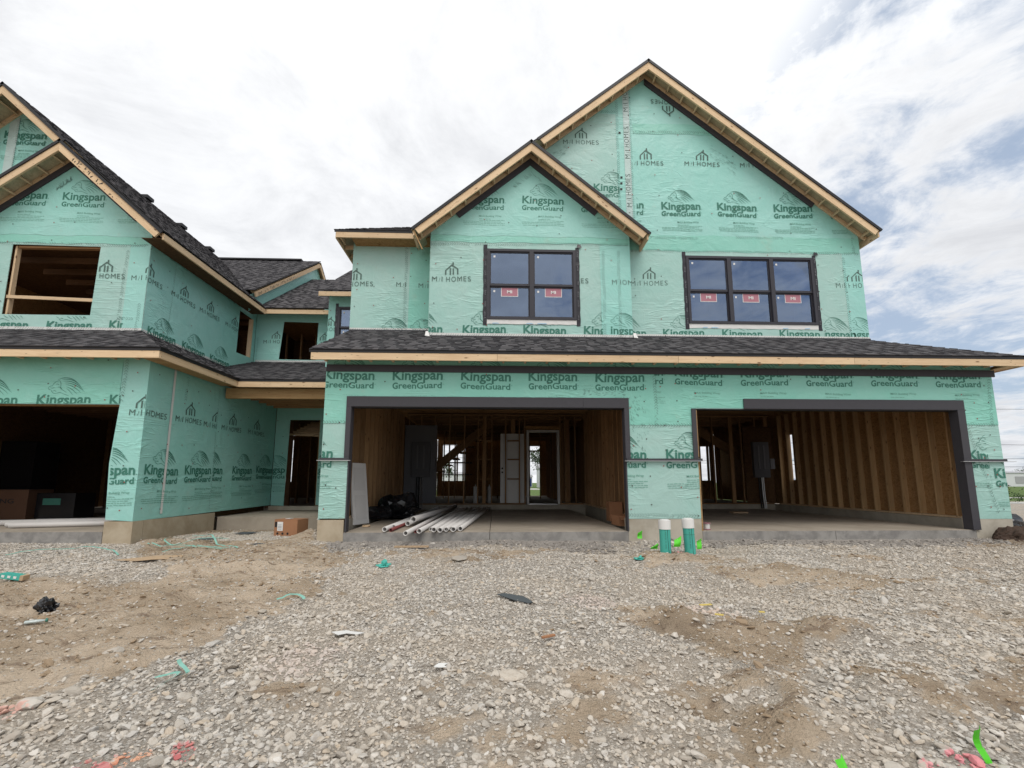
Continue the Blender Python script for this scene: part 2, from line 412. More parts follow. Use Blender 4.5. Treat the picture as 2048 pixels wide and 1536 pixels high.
class Print:
    """collects polygons on one wall per ink; clips to windows"""
    def __init__(s, pl, bounds=None, off=.006, holes=()): s.pl = pl; s.b = bounds or []; s.off = off; s.d = {}; s.h = holes; s.wob = off > .007
    def add(s, ink, polys, lines=()):
        for q in polys:
            for ln in list(s.b) + list(lines):
                q = clip(q, ln)
                if len(q) < 3: break
            if len(q) < 3: continue
            parts = [q]
            for (u0, u1, v0, v1) in s.h:                 # cut round window openings
                nxt = []
                for p in parts:
                    if max(a for a, b in p) <= u0 or min(a for a, b in p) >= u1 or max(b for a, b in p) <= v0 or min(b for a, b in p) >= v1: nxt.append(p); continue
                    rest = p
                    for keep, drop in (((1, 0, u0), (-1, 0, -u0)), ((-1, 0, -u1), (1, 0, u1)), ((0, 1, v0), (0, -1, -v0)), ((0, -1, -v1), (0, 1, v1))):
                        k = clip(rest, keep)
                        if len(k) >= 3: nxt.append(k)
                        rest = clip(rest, drop)
                        if len(rest) < 3: break
                parts = nxt
            for p in parts: s.d.setdefault(ink, []).append(p)
    def K(s, u, v, lines=(), lion=True, fine=True, ink='ink_green', w=.92, guard=True):
        s.add(ink, textpolys('Kingspan', u, v, w, .172, .025), lines)
        s.add(ink, textpolys('.', u + w + .02, v, .012, .1), lines)
        if lion: s.add(ink, lionpolys(u + .17, v + .175), lines)
        if guard:
            s.add(ink, textpolys('G', u + .0, v - .162, .10, .108, .035), lines)
            s.add(ink, textpolys('reenGuard', u + .115, v - .162, w - .125, .110, .020), lines)
            s.add(ink, textpolys('o', u + w + .005, v - .09, .02, .02), lines)
        if fine:
            s.add('ink_faint', textpolys('MAX Building Wrap', u + .36, v - .33, .50, .038, .01), lines)
            for i, (a, b) in enumerate(((.36, .62), (.36, .93), (0, .85), (0, .93), (.02, .93))):
                y = v - .385 - i * .036; k = a
                while k < b:
                    L = random.uniform(.03, .09); s.add('ink_faint', [[(u + k, y), (u + min(b, k + L), y), (u + min(b, k + L), y + .010), (u + k, y + .010)]], lines); k += L + .012
    def H(s, u, v, lines=(), ink='ink_grey', w=.84, rot=0, logo=True, txt='M/I HOMES'):
        parts = (('M', 0, .105), ('/', .145, .028), ('I', .205, .016), ('H', .30, .08), ('O', .412, .098), ('M', .54, .10), ('E', .672, .062), ('S', .765, .068))
        for ch, x, ww in parts:
            cap = .085 if ch == '/' else .110
            if rot == 0: q = textpolys(ch, u + x * w / .84, v, ww, cap, -.004)
            elif rot == 90: q = textpolys(ch, u, v + x * w / .84, ww, cap, -.004, 90)
            else: q = textpolys(ch, u - x * w / .84, v, ww, cap, -.004, 180)
            s.add(ink, q, lines)
        if logo and rot != 90:
            s.add(ink, housepolys(u + (.42 if rot == 0 else -.42), v + (.155 if rot == 0 else -.155), 1.0, 1 if rot == 0 else -1), lines)
    def zig(s, a, b, lines=(), ink='hatch', **k): s.add(ink, zigpolys(a, b, **k), lines)
    def rect(s, ink, u0, u1, v0, v1, lines=()):
        if not ink.startswith('wrap') or s.pl.c == 0: s.add(ink, [[(u0, v0), (u1, v0), (u1, v1), (u0, v1)]], lines); return
        n_ = max(1, int((u1 - u0) / .12)); f = lambda u, v: v + .012 * math.sin(u * 4.1 + v) + .007 * math.sin(u * 13 + 2 * v)     # hand-cut, slightly wavy lap
        for i in range(n_): a, b = u0 + (u1 - u0) * i / n_, u0 + (u1 - u0) * (i + 1) / n_; s.add(ink, [[(a, f(a, v0)), (b, f(b, v0)), (b, f(b, v1)), (a, f(a, v1))]], lines)
    def nails(s, u0, u1, v0, v1, du=.61, dv=.42, lines=()):
        """cap nails up the studs; lines limit to the wall"""
        u = u0
        while u < u1:
            v = v0 + random.uniform(0, .3)
            while v < v1:
                if random.random() < .55:
                    cx, cy = u + random.uniform(-.05, .05), v + random.uniform(-.1, .1); r = .0125
                    q = [(cx + r * math.cos(t), cy + r * math.sin(t)) for t in [i * math.pi / 3 for i in range(6)]]
                    if not any(h_[0] < cx < h_[1] and h_[2] < cy < h_[3] for h_ in s.h) and all(a * cx + b * cy <= c - .02 * (abs(a) + abs(b)) for a, b, c in list(s.b) + list(lines)):
                        s.d.setdefault('cap_dark' if random.random() < .6 else 'cap_red', []).append(q)
                v += dv
            u += du
    def build(s, parent):
        names = {'cap_red': 'cap_nails', 'cap_dark': 'cap_nails', 'hatch': 'seam_print', 'ink_faint': 'fine_print', 'white_tape': 'wrap_edge', 'wrap_sat': 'wrap_lap', 'wrap_mid': 'wrap_lap', 'wrap_grey': 'wrap_lap'}
        lift = {'white_tape': -.0015, 'hatch': .001, 'cap_red': .003, 'cap_dark': .003}
        for li, (ink, qs) in enumerate(s.d.items()):
            v, f = [], []
            nrm = Vector((0, -1, 0)) if s.pl.k == 'Y' else Vector((1, 0, 0))
            for q in qs:
                q = [(a + .006 * math.sin(2.3 * a + 5.1 * c + li) + .003 * math.sin(9 * c), c + .009 * math.sin(2.9 * a + 1.7 * c) + .004 * math.sin(11 * a + 3 * c)) if s.wob else (a, c) for a, c in q]
                area = sum(q[i][0] * q[(i + 1) % len(q)][1] - q[(i + 1) % len(q)][0] * q[i][1] for i in range(len(q)))
                if abs(area) < 1e-7: continue
                if area < 0: q = q[::-1]
                b = len(v); v += [s.pl.P(a, c, s.off + lift.get(ink, 0) + li * .0004) for a, c in q]; f.append(tuple(range(b, b + len(q))))
            if f: link(names.get(ink, 'printed_lettering'), mesh_from(v, f, 'print'), parent, None, M[ink], kind='stuff')

# ---- roofs -------------------------------------------------------------------------------
def shingle_strip(L, seed):
    """one laminated shingle 1 m long: base sheet plus thicker tabs; lower edge on s=0"""
    r = random.Random(seed); mb = MB(); tab = []
    def wedge(u0, u1, s0, s1, t0, t1, tv):
        b = len(mb.v)
        for u in (u0, u1): mb.v.extend([(u, s0, .001), (u, s0, t0), (u, s1, t1), (u, s1, .0005)])
        mb.f.extend([(b, b + 1, b + 2, b + 3)[::-1], (b + 4, b + 5, b + 6, b + 7), (b + 1, b, b + 4, b + 5)[::-1], (b + 1, b + 5, b + 6, b + 2), ])
        tab.extend([tv] * 8)
    wedge(.001, L - .001, 0, .16, .009, .003, r.uniform(.0, .25))
    u = r.uniform(.0, .05)
    while u < L - .05:
        ww = min(r.uniform(.09, .24), L - u - .002)
        wedge(u, u + ww, -.002 - r.uniform(0, .004), .15, .019, .009, r.uniform(.15, .9)); u += ww + r.uniform(.06, .17)
    me = mb.mesh('shingle'); a = me.attributes.new('tab', 'FLOAT', 'POINT'); a.data.foreach_set('value', tab); me.materials.append(M['shingle'])
    return me
_ss = [shingle_strip(1.0, i) for i in range(8)]
def clip_mesh(me, planes):
    bm = bmesh.new(); bm.from_mesh(me)
    for co, no in planes:
        bmesh.ops.bisect_plane(bm, geom=bm.verts[:] + bm.edges[:] + bm.faces[:], plane_co=co, plane_no=no, clear_outer=True)
    out = bpy.data.meshes.new('shingle'); bm.to_mesh(out); ok = len(bm.faces) > 0; bm.free()
    out.materials.append(M['shingle']); return out if ok else None
def roof(name, O, U, S, poly, parent, single=True, deck=.016, deckmat=None, e=.143, label=None):
    """roof surface: origin O, U along the eave, S up the slope, convex polygon poly in (u,s); deck > shingles"""
    O, U, S = Vector(O), Vector(U).normalized(), Vector(S).normalized(); Nn = U.cross(S).normalized()
    if Nn.z < 0: Nn = -Nn; flip = True
    else: flip = False
    mt = Matrix((U, S, Nn)).transposed().to_4x4(); mt.translation = O
    if sum(poly[i][0] * poly[(i + 1) % len(poly)][1] - poly[(i + 1) % len(poly)][0] * poly[i][1] for i in range(len(poly))) < 0: poly = poly[::-1]
    n = len(poly); T = lambda p, h: mt @ Vector((p[0], p[1], h))
    v = [T(p, 0) for p in poly] + [T(p, -deck) for p in poly]
    f = [tuple(range(n)), tuple(range(2 * n - 1, n - 1, -1))] + [(i, i + n, (i + 1) % n + n, (i + 1) % n) for i in range(n)]
    dk = link(name, mesh_from(v, f, name, (M['edge_black'], deckmat or M['osb_light']), [0, 1] + [0] * n), parent)
    edges = []
    for i in range(n):
        p, q = Vector(poly[i] + (0,)), Vector(poly[(i + 1) % n] + (0,)); d = (q - p).normalized(); edges.append((p, Vector((d.y, -d.x, 0))))
    us = [p[0] for p in poly]; ss = [p[1] for p in poly]
    acc = MB(); tabs = []; s = min(ss); row = 0
    while s < max(ss) - .02:
        u = min(us) - (row * .37 % 1.0) - .3
        while u < max(us):
            cs = [(u, s), (u + 1, s), (u, s + .16), (u + 1, s + .16)]
            state = 'in'
            for co, no in edges:
                dd = [(Vector(c + (0,)) - co).dot(no) for c in cs]
                if min(dd) > -1e-4: state = 'out'; break
                if max(dd) > 1e-3: state = 'cut'
            if state != 'out':
                me = _ss[random.randrange(8)]
                loc = Matrix.Translation((u, s, .004 + (row % 2) * .0005))
                if state == 'cut':
                    me = clip_mesh(me, [(co - Vector((u, s, 0)), no) for co, no in edges])
                if me is not None:
                    if single: link('shingle', me, dk, mt @ loc)
                    else:
                        b = len(acc.v); acc.v += [tuple(mt @ loc @ x.co) for x in me.vertices]; acc.f += [tuple(b + i for i in p.vertices) for p in me.polygons]
                        tabs += [d.value for d in me.attributes['tab'].data]
            u += 1.0
        s += e; row += 1
    if not single and acc.v:
        me = acc.mesh('shingles'); a = me.attributes.new('tab', 'FLOAT', 'POINT'); a.data.foreach_set('value', tabs)
        link('shingle_courses', me, dk, None, M['shingle'], kind='stuff')
    return dk

# ------------------------------------------------------------------ terrain
def vnoise(x, y, seed):
    xi, yi = np.floor(x).astype(int), np.floor(y).astype(int); fx, fy = x - xi, y - yi
    fx, fy = fx * fx * (3 - 2 * fx), fy * fy * (3 - 2 * fy)
    def h(a, b):
        n = (a * 374761393 + b * 668265263 + seed * 1442695041) & 0x7fffffff
        n = ((n ^ (n >> 13)) * 1274126177) & 0x7fffffff
        return ((n ^ (n >> 16)) & 0xffff) / 65535.0
    return (h(xi, yi) * (1 - fx) + h(xi + 1, yi) * fx) * (1 - fy) + (h(xi, yi + 1) * (1 - fx) + h(xi + 1, yi + 1) * fx) * fy
def fbm(x, y, seed, oct=4, g=.5):
    a, s, t = 1.0, 0, 0
    for i in range(oct): s = s + a * vnoise(x * 2 ** i + 13.7 * i, y * 2 ** i, seed + i); t += a; a *= g
    return s / t - .5
def bump(x, y, cx, cy, rx, ry, rot=0):
    c, s = math.cos(rot), math.sin(rot); dx, dy = x - cx, y - cy
    u, v = (dx * c + dy * s) / rx, (-dx * s + dy * c) / ry
    return np.exp(-(u * u + v * v))
def ss(a, b, x): t = np.clip((x - a) / (b - a), 0, 1); return t * t * (3 - 2 * t)
def dirt_edge(y):
    """x of the boundary between the bare soil on the left and the gravel drive"""
    return np.interp(y, [-6.4, -5.4, -4.8, -3.8, -2.6, -1.6, -.7, -.2, .2], [-3.1, -2.6, -2.2, -2.15, -2.0, -2.2, -2.6, -3.0, -3.1])
def gravel_mask(x, y):
    n1 = fbm(x * 1.3, y * 1.3, 5, 4) ; n2 = fbm(x * 5, y * 5, 9, 3)
    e = dirt_edge(y) + n1 * 1.1 + n2 * .5
    left = 1 - ss(-.25, .35, x - e + fbm(x * 11, y * 11, 19, 2) * .35)                       # 1 = bare soil side
    lg = ss(-.15, .15, (-6.0 - (y + .2) * .9 - x) + n1 * 1.2) * ss(-3.2, -2.0, y + n1) # gravel outside the left garage
    pg = bump(x, y, -4.6, 1.0, 1.5, .75) * 1.5                              # gravel strip by the porch
    dirt = left * (1 - np.clip(lg, 0, 1)) * (1 - np.clip(ss(.35, .7, pg), 0, 1))
    for cx, cy, rx, ry, r, a in ((2.6, -1.75, 1.0, .55, 0, 1.2), (3.7, -2.7, 1.35, .55, -.25, 1.15), (1.9, -4.6, .55, .8, .3, .78), (1.25, -5.6, .8, .9, .3, .68),
                                 (2.35, -4.35, .7, .3, -.2, .75), (.55, -5.3, .8, .55, .5, .72), (-.6, -4.9, .5, .3, .2, .5), (.3, -3.9, .9, .25, .1, .4),
                                 (-1.0, -2.3, 2.2, .22, 0, .45), (5.4, -1.6, .5, .2, 0, .8), (8.7, -.6, 1.2, .35, 0, .9), (-.5, -.95, 2.2, .22, 0, .75), (4.2, -5.0, .9, .3, .3, .6), (2.5, -5.3, .45, .5, 0, .7), (.4, -5.3, 1.6, .9, .1, .62), (1.0, -4.2, .9, .5, 0, .60), (-.7, -3.7, 1.5, .5, .1, .46), (-1.2, -5.0, .9, .4, .2, .42), (4.0, -4.1, 1.8, .5, -.1, .46), (-.9, -1.3, 2.6, .4, 0, .52), (6.6, -2.2, 1.6, .3, 0, .40), (5.0, -2.9, 2.0, .3, 0, .42), (3.4, -5.6, .8, .5, 0, .5)):
        dirt = np.maximum(dirt, np.clip(a * bump(x, y, cx, cy, rx, ry, r) * 1.6 + n1 * 1.2 + n2 * 1.5 - .38, 0, 1))
    return np.clip(1 - dirt, 0, 1)
def height(x, y):
    x = np.asarray(x, float); y = np.asarray(y, float)
    h = -0.17 - 0.40 * np.clip(-y / 9, 0, 1)
    near = ss(-12, -9, y) * ss(25, 12, np.abs(x))
    front = ss(2.0, -.2, y)
    rough = fbm(x * .9, y * .9, 21, 4) * .13 + fbm(x * 4, y * 4, 31, 3) * .045 + fbm(x * 14, y * 14, 35, 2) * .016
    d = 1 - gravel_mask(x, y)
    rid = np.abs(fbm(x * 2.2, y * 4.4, 61, 3)) * .12 + fbm(x * 8, y * 8, 66, 4) * -.22
    h = h + near * (front * .8 + .2) * (rough * ss(.15, -.6, y) + rough * .25) + near * front * d * (.035 + fbm(x * 3, y * 7, 41, 4) * .07 - rid * .3)
    for cx, cy, rx, ry, r, a in ((2.55, -1.9, 1.1, .5, 0, .07), (1.75, -.82, .55, .20, 0, -.15), (1.55, -4.15, .40, .2, -.3, .10), (2.75, -4.5, .35, .25, 0, .10), (2.0, -4.7, .5, .25, -.3, -.06),
                                 (1.35, -5.3, .22, 1.1, .05, -.05), (1.75, -5.6, .14, .9, 0, .03), (2.6, -5.35, .5, .25, 0, .08), (9.3, -.45, .35, .2, 0, .16), (-3.3, .35, .35, .22, 0, .16), (-4.7, -3.6, .7, .35, .2, -.14),
                                 (-4.3, -2.2, 1.4, .3, .1, .07), (-4.6, -2.9, 1.2, .18, .1, -.05), (-5.2, -.4, 1.0, .25, 0, -.06), (-3.4, -3.4, .8, .2, .2, .05), (4.6, -3.3, 1.2, .25, -.2, .06), (3.05, -5.55, .3, .25, 0, -.14)):
        h = h + a * bump(x, y, cx, cy, rx, ry, r)
    under = ((x > -13.5) & (x < 9.5) & (y > .05) & (~((x > -6.2) & (x < -3.15) & (y < 2.2))))
    h = np.where(under, np.minimum(h, -.25), h)
    h = h - .35 * ss(16, 26, y)
    return h
def axis(lo, hi, st, far_lo, far_hi):
    a = list(np.arange(lo, hi, st)); d = st
    b = []; x = lo
    while x > far_lo: d *= 1.25; x -= d; b.append(x)
    c = []; x = a[-1]; d = st
    while x < far_hi: d *= 1.25; x += d; c.append(x)
    return np.array(b[::-1] + a + c)
def soil_mat():
    m, n = newmat('site soil'); geo = n.n('ShaderNodeNewGeometry').outputs['Position']
    g = n.n('ShaderNodeAttribute', attribute_name='gravel').outputs['Fac']
    sp = n.n('ShaderNodeSeparateXYZ', {0: geo})
    a = n.noise(geo, 1.1, 8, .65, .3).outputs[0]; b = n.noise(geo, 7, 7, .7, .5).outputs[0]; c = n.noise(geo, 45, 4, .75).outputs[0]
    col = n.mix(n.smooth(a, .34, .66), (.35, .27, .19, 1), (.53, .43, .325, 1))
    col = n.mix(n.math('MULTIPLY', n.smooth(b, .53, .72), .62), col, (.19, .135, .09, 1))
    stv = n.noise(n.n('ShaderNodeMapping', {0: geo, 'Scale': (1.6, 5.5, 1.0)}).outputs[0], 1.3, 7, .72, .8).outputs[0]
    col = n.mix(n.math('MULTIPLY', n.smooth(stv, .54, .64), .75), col, (.19, .135, .095, 1))  # brown streaks painted in for the shadows of the soil ridges
    v = n.n('ShaderNodeTexVoronoi', {'Vector': geo, 'Scale': 38.0}); vs = n.n('ShaderNodeSeparateColor', {0: v.outputs['Color']}).outputs[0]
    peb = n.math('MULTIPLY', n.math('GREATER_THAN', vs, .80), n.math('LESS_THAN', v.outputs['Distance'], .33))
    col = n.mix(n.math('MULTIPLY', peb, .7), col, (.48, .44, .38, 1))
    # crushed fines below the gravel
    v2 = n.n('ShaderNodeTexVoronoi', {'Vector': geo, 'Scale': 55.0}); v2s = n.n('ShaderNodeSeparateColor', {0: v2.outputs['Color']}).outputs[1]
    fin = n.mix(v2s, (.38, .345, .30, 1), (.56, .52, .465, 1))
    fin = n.mix(n.smooth(v2.outputs['Distance'], .35, .6), fin, (.33, .29, .245, 1))
    fin = n.mix(n.math('MULTIPLY', n.smooth(b, .5, .7), .4), fin, (.30, .245, .185, 1))
    fin = n.mix(n.math('MULTIPLY', n.smooth(n.noise(geo, .75, 4, .6).outputs[0], .42, .60), .45), fin, (.46, .39, .31, 1))
    col = n.mix(n.smooth(n.math('ADD', g, n.math('MULTIPLY', n.math('SUBTRACT', b, .5), .5)), .35, .65), col, fin)
    # dark topsoil by the far right corner, green beyond the lots
    dk = n.n('ShaderNodeAttribute', attribute_name='dark').outputs['Fac']; gr = n.n('ShaderNodeAttribute', attribute_name='grass').outputs['Fac']
    col = n.mix(dk, col, (.055, .038, .028, 1))
    gn = n.noise(geo, .9, 6, .7).outputs[0]
    col = n.mix(gr, col, n.mix(n.smooth(gn, .35, .65), (.07, .12, .03, 1), (.13, .18, .06, 1)))
    h = n.math('ADD', n.math('MULTIPLY', b, 1.0), n.math('ADD', n.math('MULTIPLY', c, .35), n.math('MULTIPLY', v2.outputs['Distance'], .25)))
    return finish(m, n, col, .95, h, 1.0, .055, .15)
xs = axis(-9.5, 12.5, .045, -600, 700); ys = axis(-7.6, 2.4, .045, -60, 900)
X, Y = np.meshgrid(xs, ys); Z = height(X, Y); nx, ny = len(xs), len(ys)
me = bpy.data.meshes.new('ground'); me.vertices.add(nx * ny); me.vertices.foreach_set('co', np.stack([X, Y, Z], -1).reshape(-1))
i = (np.arange(ny - 1)[:, None] * nx + np.arange(nx - 1)[None, :]).reshape(-1)
q = np.stack([i, i + 1, i + 1 + nx, i + nx], -1).reshape(-1)
me.loops.add(len(q)); me.loops.foreach_set('vertex_index', q.astype(np.int32)); me.polygons.add(len(i)); me.polygons.foreach_set('loop_start', (np.arange(len(i)) * 4).astype(np.int32))
me.update(calc_edges=True); me.polygons.foreach_set('use_smooth', np.ones(len(i), bool))
for nm, arr in (('gravel', gravel_mask(X, Y)), ('dark', np.clip(bump(X, Y, 9.6, -.7, 1.0, .45) * 1.5 + bump(X, Y, 11, .2, 2.0, .9) * 1.5 + bump(X, Y, 7.3, -1.3, .7, .12) + .62 * bump(X, Y, 1.6, -4.4, .5, .30, -.3) + .6 * bump(X, Y, 2.85, -4.65, .5, .22) + .65 * bump(X, Y, 3.05, -5.55, .4, .25) + .45 * bump(X, Y, -4.5, -3.2, .8, .22) + .45 * bump(X, Y, -3.2, -2.6, .9, .12) + .5 * bump(X, Y, 1.9, -.85, .6, .16) + fbm(X * 3, Y * 3, 77, 3) * 1.2 - .45, 0, 1)),
                ('grass', np.clip(ss(17, 18, Y + fbm(X * .5, Y * .5, 3) * 1.5) * 1.0, 0, 1) * np.where((Y > 11), 1, 0))):
    a = me.attributes.new(nm, 'FLOAT', 'POINT'); a.data.foreach_set('value', arr.reshape(-1).astype(np.float32))
link('ground', me, None, None, soil_mat(), kind='structure')
M['panel_grey'] = plain('dark grey enamel', (.12, .12, .13, 1), .5, .05)

# ================================================================== STRUCTURE
SG, BW = 'townhouse', None
def fascia(name, p0, p1, parent, w=.14, t=.038, mat='lumber', wdir=(0, 0, 1), seg=4.2):
    """a run of boards butted end to end"""
    p0, p1 = Vector(p0), Vector(p1); L = (p1 - p0).length; k = max(1, round(L / seg)); g = .005 / L
    for i in range(k):
        a, b = i / k, (i + 1) / k - g
        board(name, p0.lerp(p1, a), p0.lerp(p1, b), w, t, M[mat], parent, wdir)
def rake(parent, apex, end, yw, trim_to=None, both=True, lead=.03):
    """bargeboard, inner ladder rail, lookouts and dark frieze under a gable overhang.
    apex/end: (x,z) of the shingle line; overhang plane y = apex[2]; wall plane yw"""
    ax, az, yr = apex; ex, ez = end
    d = Vector((ex - ax, 0, ez - az)); L = d.length; d.normalize(); up = Vector((-d.z, 0, d.x)); up = up if up.z > 0 else -up
    A, B = Vector((ax, yr, az)), Vector((ex, yr, ez))
    off = .070 + .065                                  # shingle edge + half board
    for nm, y0, ww, hh, ofs, mt in (('bargeboard', yr + .03, .140, .038, .065 + .070, 'lumber'), ('ladder_rail', yw - .020, .089, .036, .035 + .065, 'lumber')):
        # mitre at the ridge: move the inner ends so that both sides meet on the ridge line
        s = ofs * abs(d.z) / abs(d.x)
        p0 = A - up * ofs + d * (s); p1 = B - up * ofs - d * .04
        p0.y = p1.y = y0
        _w = ww
        # mitred end as its own mesh
        mb = MB(); hw = _w / 2; k = hw * abs(d.z) / abs(d.x)
        q = [p0 + up * hw - d * k, p1 + up * hw, p1 - up * hw, p0 - up * hw + d * k]
        for yy in (-hh / 2, hh / 2): mb.v += [tuple(v + Vector((0, yy, 0))) for v in q]
        mb.f += [(0, 1, 2, 3)[::-1] if d.x > 0 else (0, 1, 2, 3), (4, 5, 6, 7) if d.x > 0 else (7, 6, 5, 4), (0, 1, 5, 4), (1, 2, 6, 5), (2, 3, 7, 6), (3, 0, 4, 7)]
        # build in a local frame so the grain runs along the board
        fr = Matrix((d, Vector((0, 1, 0)) if d.x > 0 else Vector((0, -1, 0)), Vector((0, 0, 0)))).to_4x4()
        z = d.cross(Vector((0, 1, 0)));
        R = Matrix((d, d.cross(z) * -1, z)).transposed().to_4x4(); R.translation = p0
        inv = R.inverted(); mb.v = [tuple(inv @ Vector(v)) for v in mb.v]
        link(nm, mb.mesh(nm), parent, R, M[mt])
    k = 0.36
    while k < L - .1:
        c = A + d * k - up * .105
        board('lookout', (c.x, yr + .05, c.z), (c.x, yw - .04, c.z), .038, .085, M['lumber'], parent, tuple(d) if True else None)
        k += .405
    # black metal edge under the shingles
    mb = MB(); a0 = A - up * .035; b0 = B - up * .035 + d * .01
    for p, qv in ((a0, b0),):
        h = .030
        vs = [p + up * h, qv + up * h, qv - up * h, p - up * h]
        for yy in (-.012, .012): mb.v += [tuple(v + Vector((0, yy, 0))) for v in vs]
    mb.f += [(0, 1, 2, 3), (4, 7, 6, 5), (0, 4, 5, 1), (1, 5, 6, 2), (2, 6, 7, 3), (3, 7, 4, 0)]
    mb.build('drip_edge', M['edge_black'], parent)
    if trim_to:
        # frieze on the wall, square cut at its lower end
        t0 = Vector((ax, yw - .022, az)) - up * .185; t1 = t0 + d * trim_to; mb = MB(); hw = .088
        t0 = Vector((ax, yw - .022, az - .185 / abs(d.x))); k = hw * abs(d.z) / abs(d.x)
        t1 = t0 + d * trim_to
        vs = [t0 + up * hw - d * k, t1 + up * hw, t1 - up * hw, t0 - up * hw + d * k]
        for yy in (-.012, .012): mb.v += [tuple(v + Vector((0, yy, 0))) for v in vs]
        mb.f += [(0, 1, 2, 3), (4, 7, 6, 5), (0, 4, 5, 1), (1, 5, 6, 2), (2, 6, 7, 3), (3, 7, 4, 0)]
        mb.build('frieze_board', M['trim'], parent)
def window(parent, pl, u0, u1, v0, v1, n, tape=True, stick=True, clipu=None):
    """n single-hung units ganged in one dark frame; wall plane pl; everything proud of the wrap"""
    fr = MB(); o = .030
    def bx(mb, a, b, c, d, f0, f1):
        P0, P1 = pl.P(a, c, f0), pl.P(b, d, f1)
        mb.box(min(P0[0], P1[0]), max(P0[0], P1[0]), min(P0[1], P1[1]), max(P0[1], P1[1]), c, d)
    f = .055; uw = (u1 - u0) / n; vm = v0 + (v1 - v0) * .475
    bx(fr, u0, u1, v1 - f, v1, -.06, o); bx(fr, u0, u1, v0, v0 + f, -.06, o)
    bx(fr, u0, u0 + f, v0 + f, v1 - f, -.06, o); bx(fr, u1 - f, u1, v0 + f, v1 - f, -.06, o)
    for i in range(1, n): bx(fr, u0 + i * uw - .045, u0 + i * uw + .045, v0 + f, v1 - f, -.06, o + .004)
    wf = fr.build('window', M['win_frame'], parent)
    for i in range(n):
        a = u0 + i * uw + (f if i == 0 else .045); b = u0 + (i + 1) * uw - (f if i == n - 1 else .045)
        for lo in (0, 1):
            c, d = (v0 + f, vm) if lo else (vm, v1 - f)
            g = -.035 if lo else -.008                 # lower sash sits further in
            s = MB(); r = .026
            bx(s, a, b, d - (.03 if lo else r), d, g - .02, g + .012); bx(s, a, b, c, c + (r if lo else .05), g - .02, g + .012)
            bx(s, a, a + r, c + .02, d - .02, g - .019, g + .011); bx(s, b - r, b, c + .02, d - .02, g - .019, g + .011)
            s.build('sash', M['win_frame'], wf)
            gl = MB(); bx(gl, a + .02, b - .02, c + .02, d - .02, g - .010, g - .004); gl.build('pane', M['glass'], wf)
            mu = MB(); m = (a + b) / 2; bx(mu, m - .006, m + .006, c + .02, d - .02, g - .018, g - .013); mu.build('grille_bar', M['cable'], wf)
            t = MB(); bx(t, a + .08, a + .12, d - .13, d - .085, g - .004, g - .001); t.build('dot_sticker', M['white'], wf)
            if lo and stick:
                hw = (b - a) * .20; h = .185
                t = MB(); bx(t, m - hw - .012, m + hw + .012, d - .03 - h - .012, d - .03, g - .004, g - .002); t.build('sticker_border', M['white'], wf)
                t = MB(); bx(t, m - hw, m + hw, d - .03 - h, d - .03, g - .002, g - .0005); st = t.build('sticker', M['sticker_red'], wf)
                vs, fs = [], []
                for qq in textpolys('MI', m - .055, d - .15, .11, .062, .03):
                    k = len(vs); vs += [pl.P(x, y, g + .001) for x, y in qq]; fs.append(tuple(range(k, k + len(qq))))
                link('sticker_letters', mesh_from(vs, fs), wf, None, M['white'])
    if tape:
        for sgn, uu in ((-1, u0), (1, u1)):
            a, b = (uu - .085, uu - .002) if sgn < 0 else (uu + .002, uu + .085)
            t = MB(); n_ = 22
            for k in range(n_ + 1):
                vv = v0 - .13 + (v1 - v0 + .13 + (.10 if sgn < 0 else .06)) * k / n_; j = random.uniform(-.006, .006); e = random.uniform(.008, .014)
                x0, x1 = (a + j, b) if sgn < 0 else (a, b + j)
                t.v += [pl.P(x0, vv, e), pl.P(x1, vv, e + random.uniform(0, .006))]
                if k: q = 2 * k; t.f.append((q - 2, q - 1, q + 1, q))
            tp = t.build('flashing_tape', M['butyl'], wf)
            vs, fs = [], []
            vv = v0
            while vv < v1 - .1:
                for qq in textpolys(random.choice(['TYP', 'EXT', 'SEAL', 'IVE', 'RIM']), (a + b) / 2 + .02, vv, random.uniform(.08, .17), .03, .0, 90):
                    k = len(vs); vs += [pl.P(x, y, .021) for x, y in qq]; fs.append(tuple(range(k, k + len(qq))))
                vv += random.uniform(.2, .38)
            link('tape_print', mesh_from(vs, fs), tp, None, M['hatch'] if False else M['drywall'])
        t = MB(); P = lambda u, v, o_: pl.P(u, v, o_); k = 26
        for j in range(k + 1):
            u = u0 + (u1 - u0) * j / k; t.v += [P(u, v0 - .003, .012), P(u, v0 - .105 + random.uniform(-.006, .006), .010 + random.uniform(0, .006))]
            if j: q = 2 * j; t.f.append((q - 2, q - 1, q + 1, q))
        t.build('sill_flashing', M['flash_white'], wf)
        for j in range(4):
            u = random.uniform(u0 + .1, u1 - .3); t = MB(); t.quad(P(u, v0 - .10, .020), P(u + random.uniform(.08, .2), v0 - .10, .020), P(u + .12, v0 - .075, .021), P(u + .02, v0 - .078, .021)); t.build('blue_sheet_edge', M['pale_blue'], wf)
        t = MB(); t.quad(P(u1 + .03, v1 + .06, .03), P(u1 + .14, v1 + .055, .035), P(u1 + .12, v1 + .13, .02), P(u1 + .05, v1 + .14, .02)); t.build('loose_tape_end', M['butyl'], wf)
    return wf
def stud_row(parent, a, b, z0, z1, sp=.406, d=(0, 1), mat='stud', dep=.14, name='stud'):
    """studs from point a to b (x,y), wide side across the row"""
    L = math.hypot(b[0] - a[0], b[1] - a[1]); n = int(L / sp); ux, uy = (b[0] - a[0]) / L, (b[1] - a[1]) / L
    for i in range(n + 1):
        x, y = a[0] + ux * i * sp, a[1] + uy * i * sp
        board(name, (x, y, z0), (x, y, z1), dep, .038, M[mat], parent, (-uy, ux, 0))

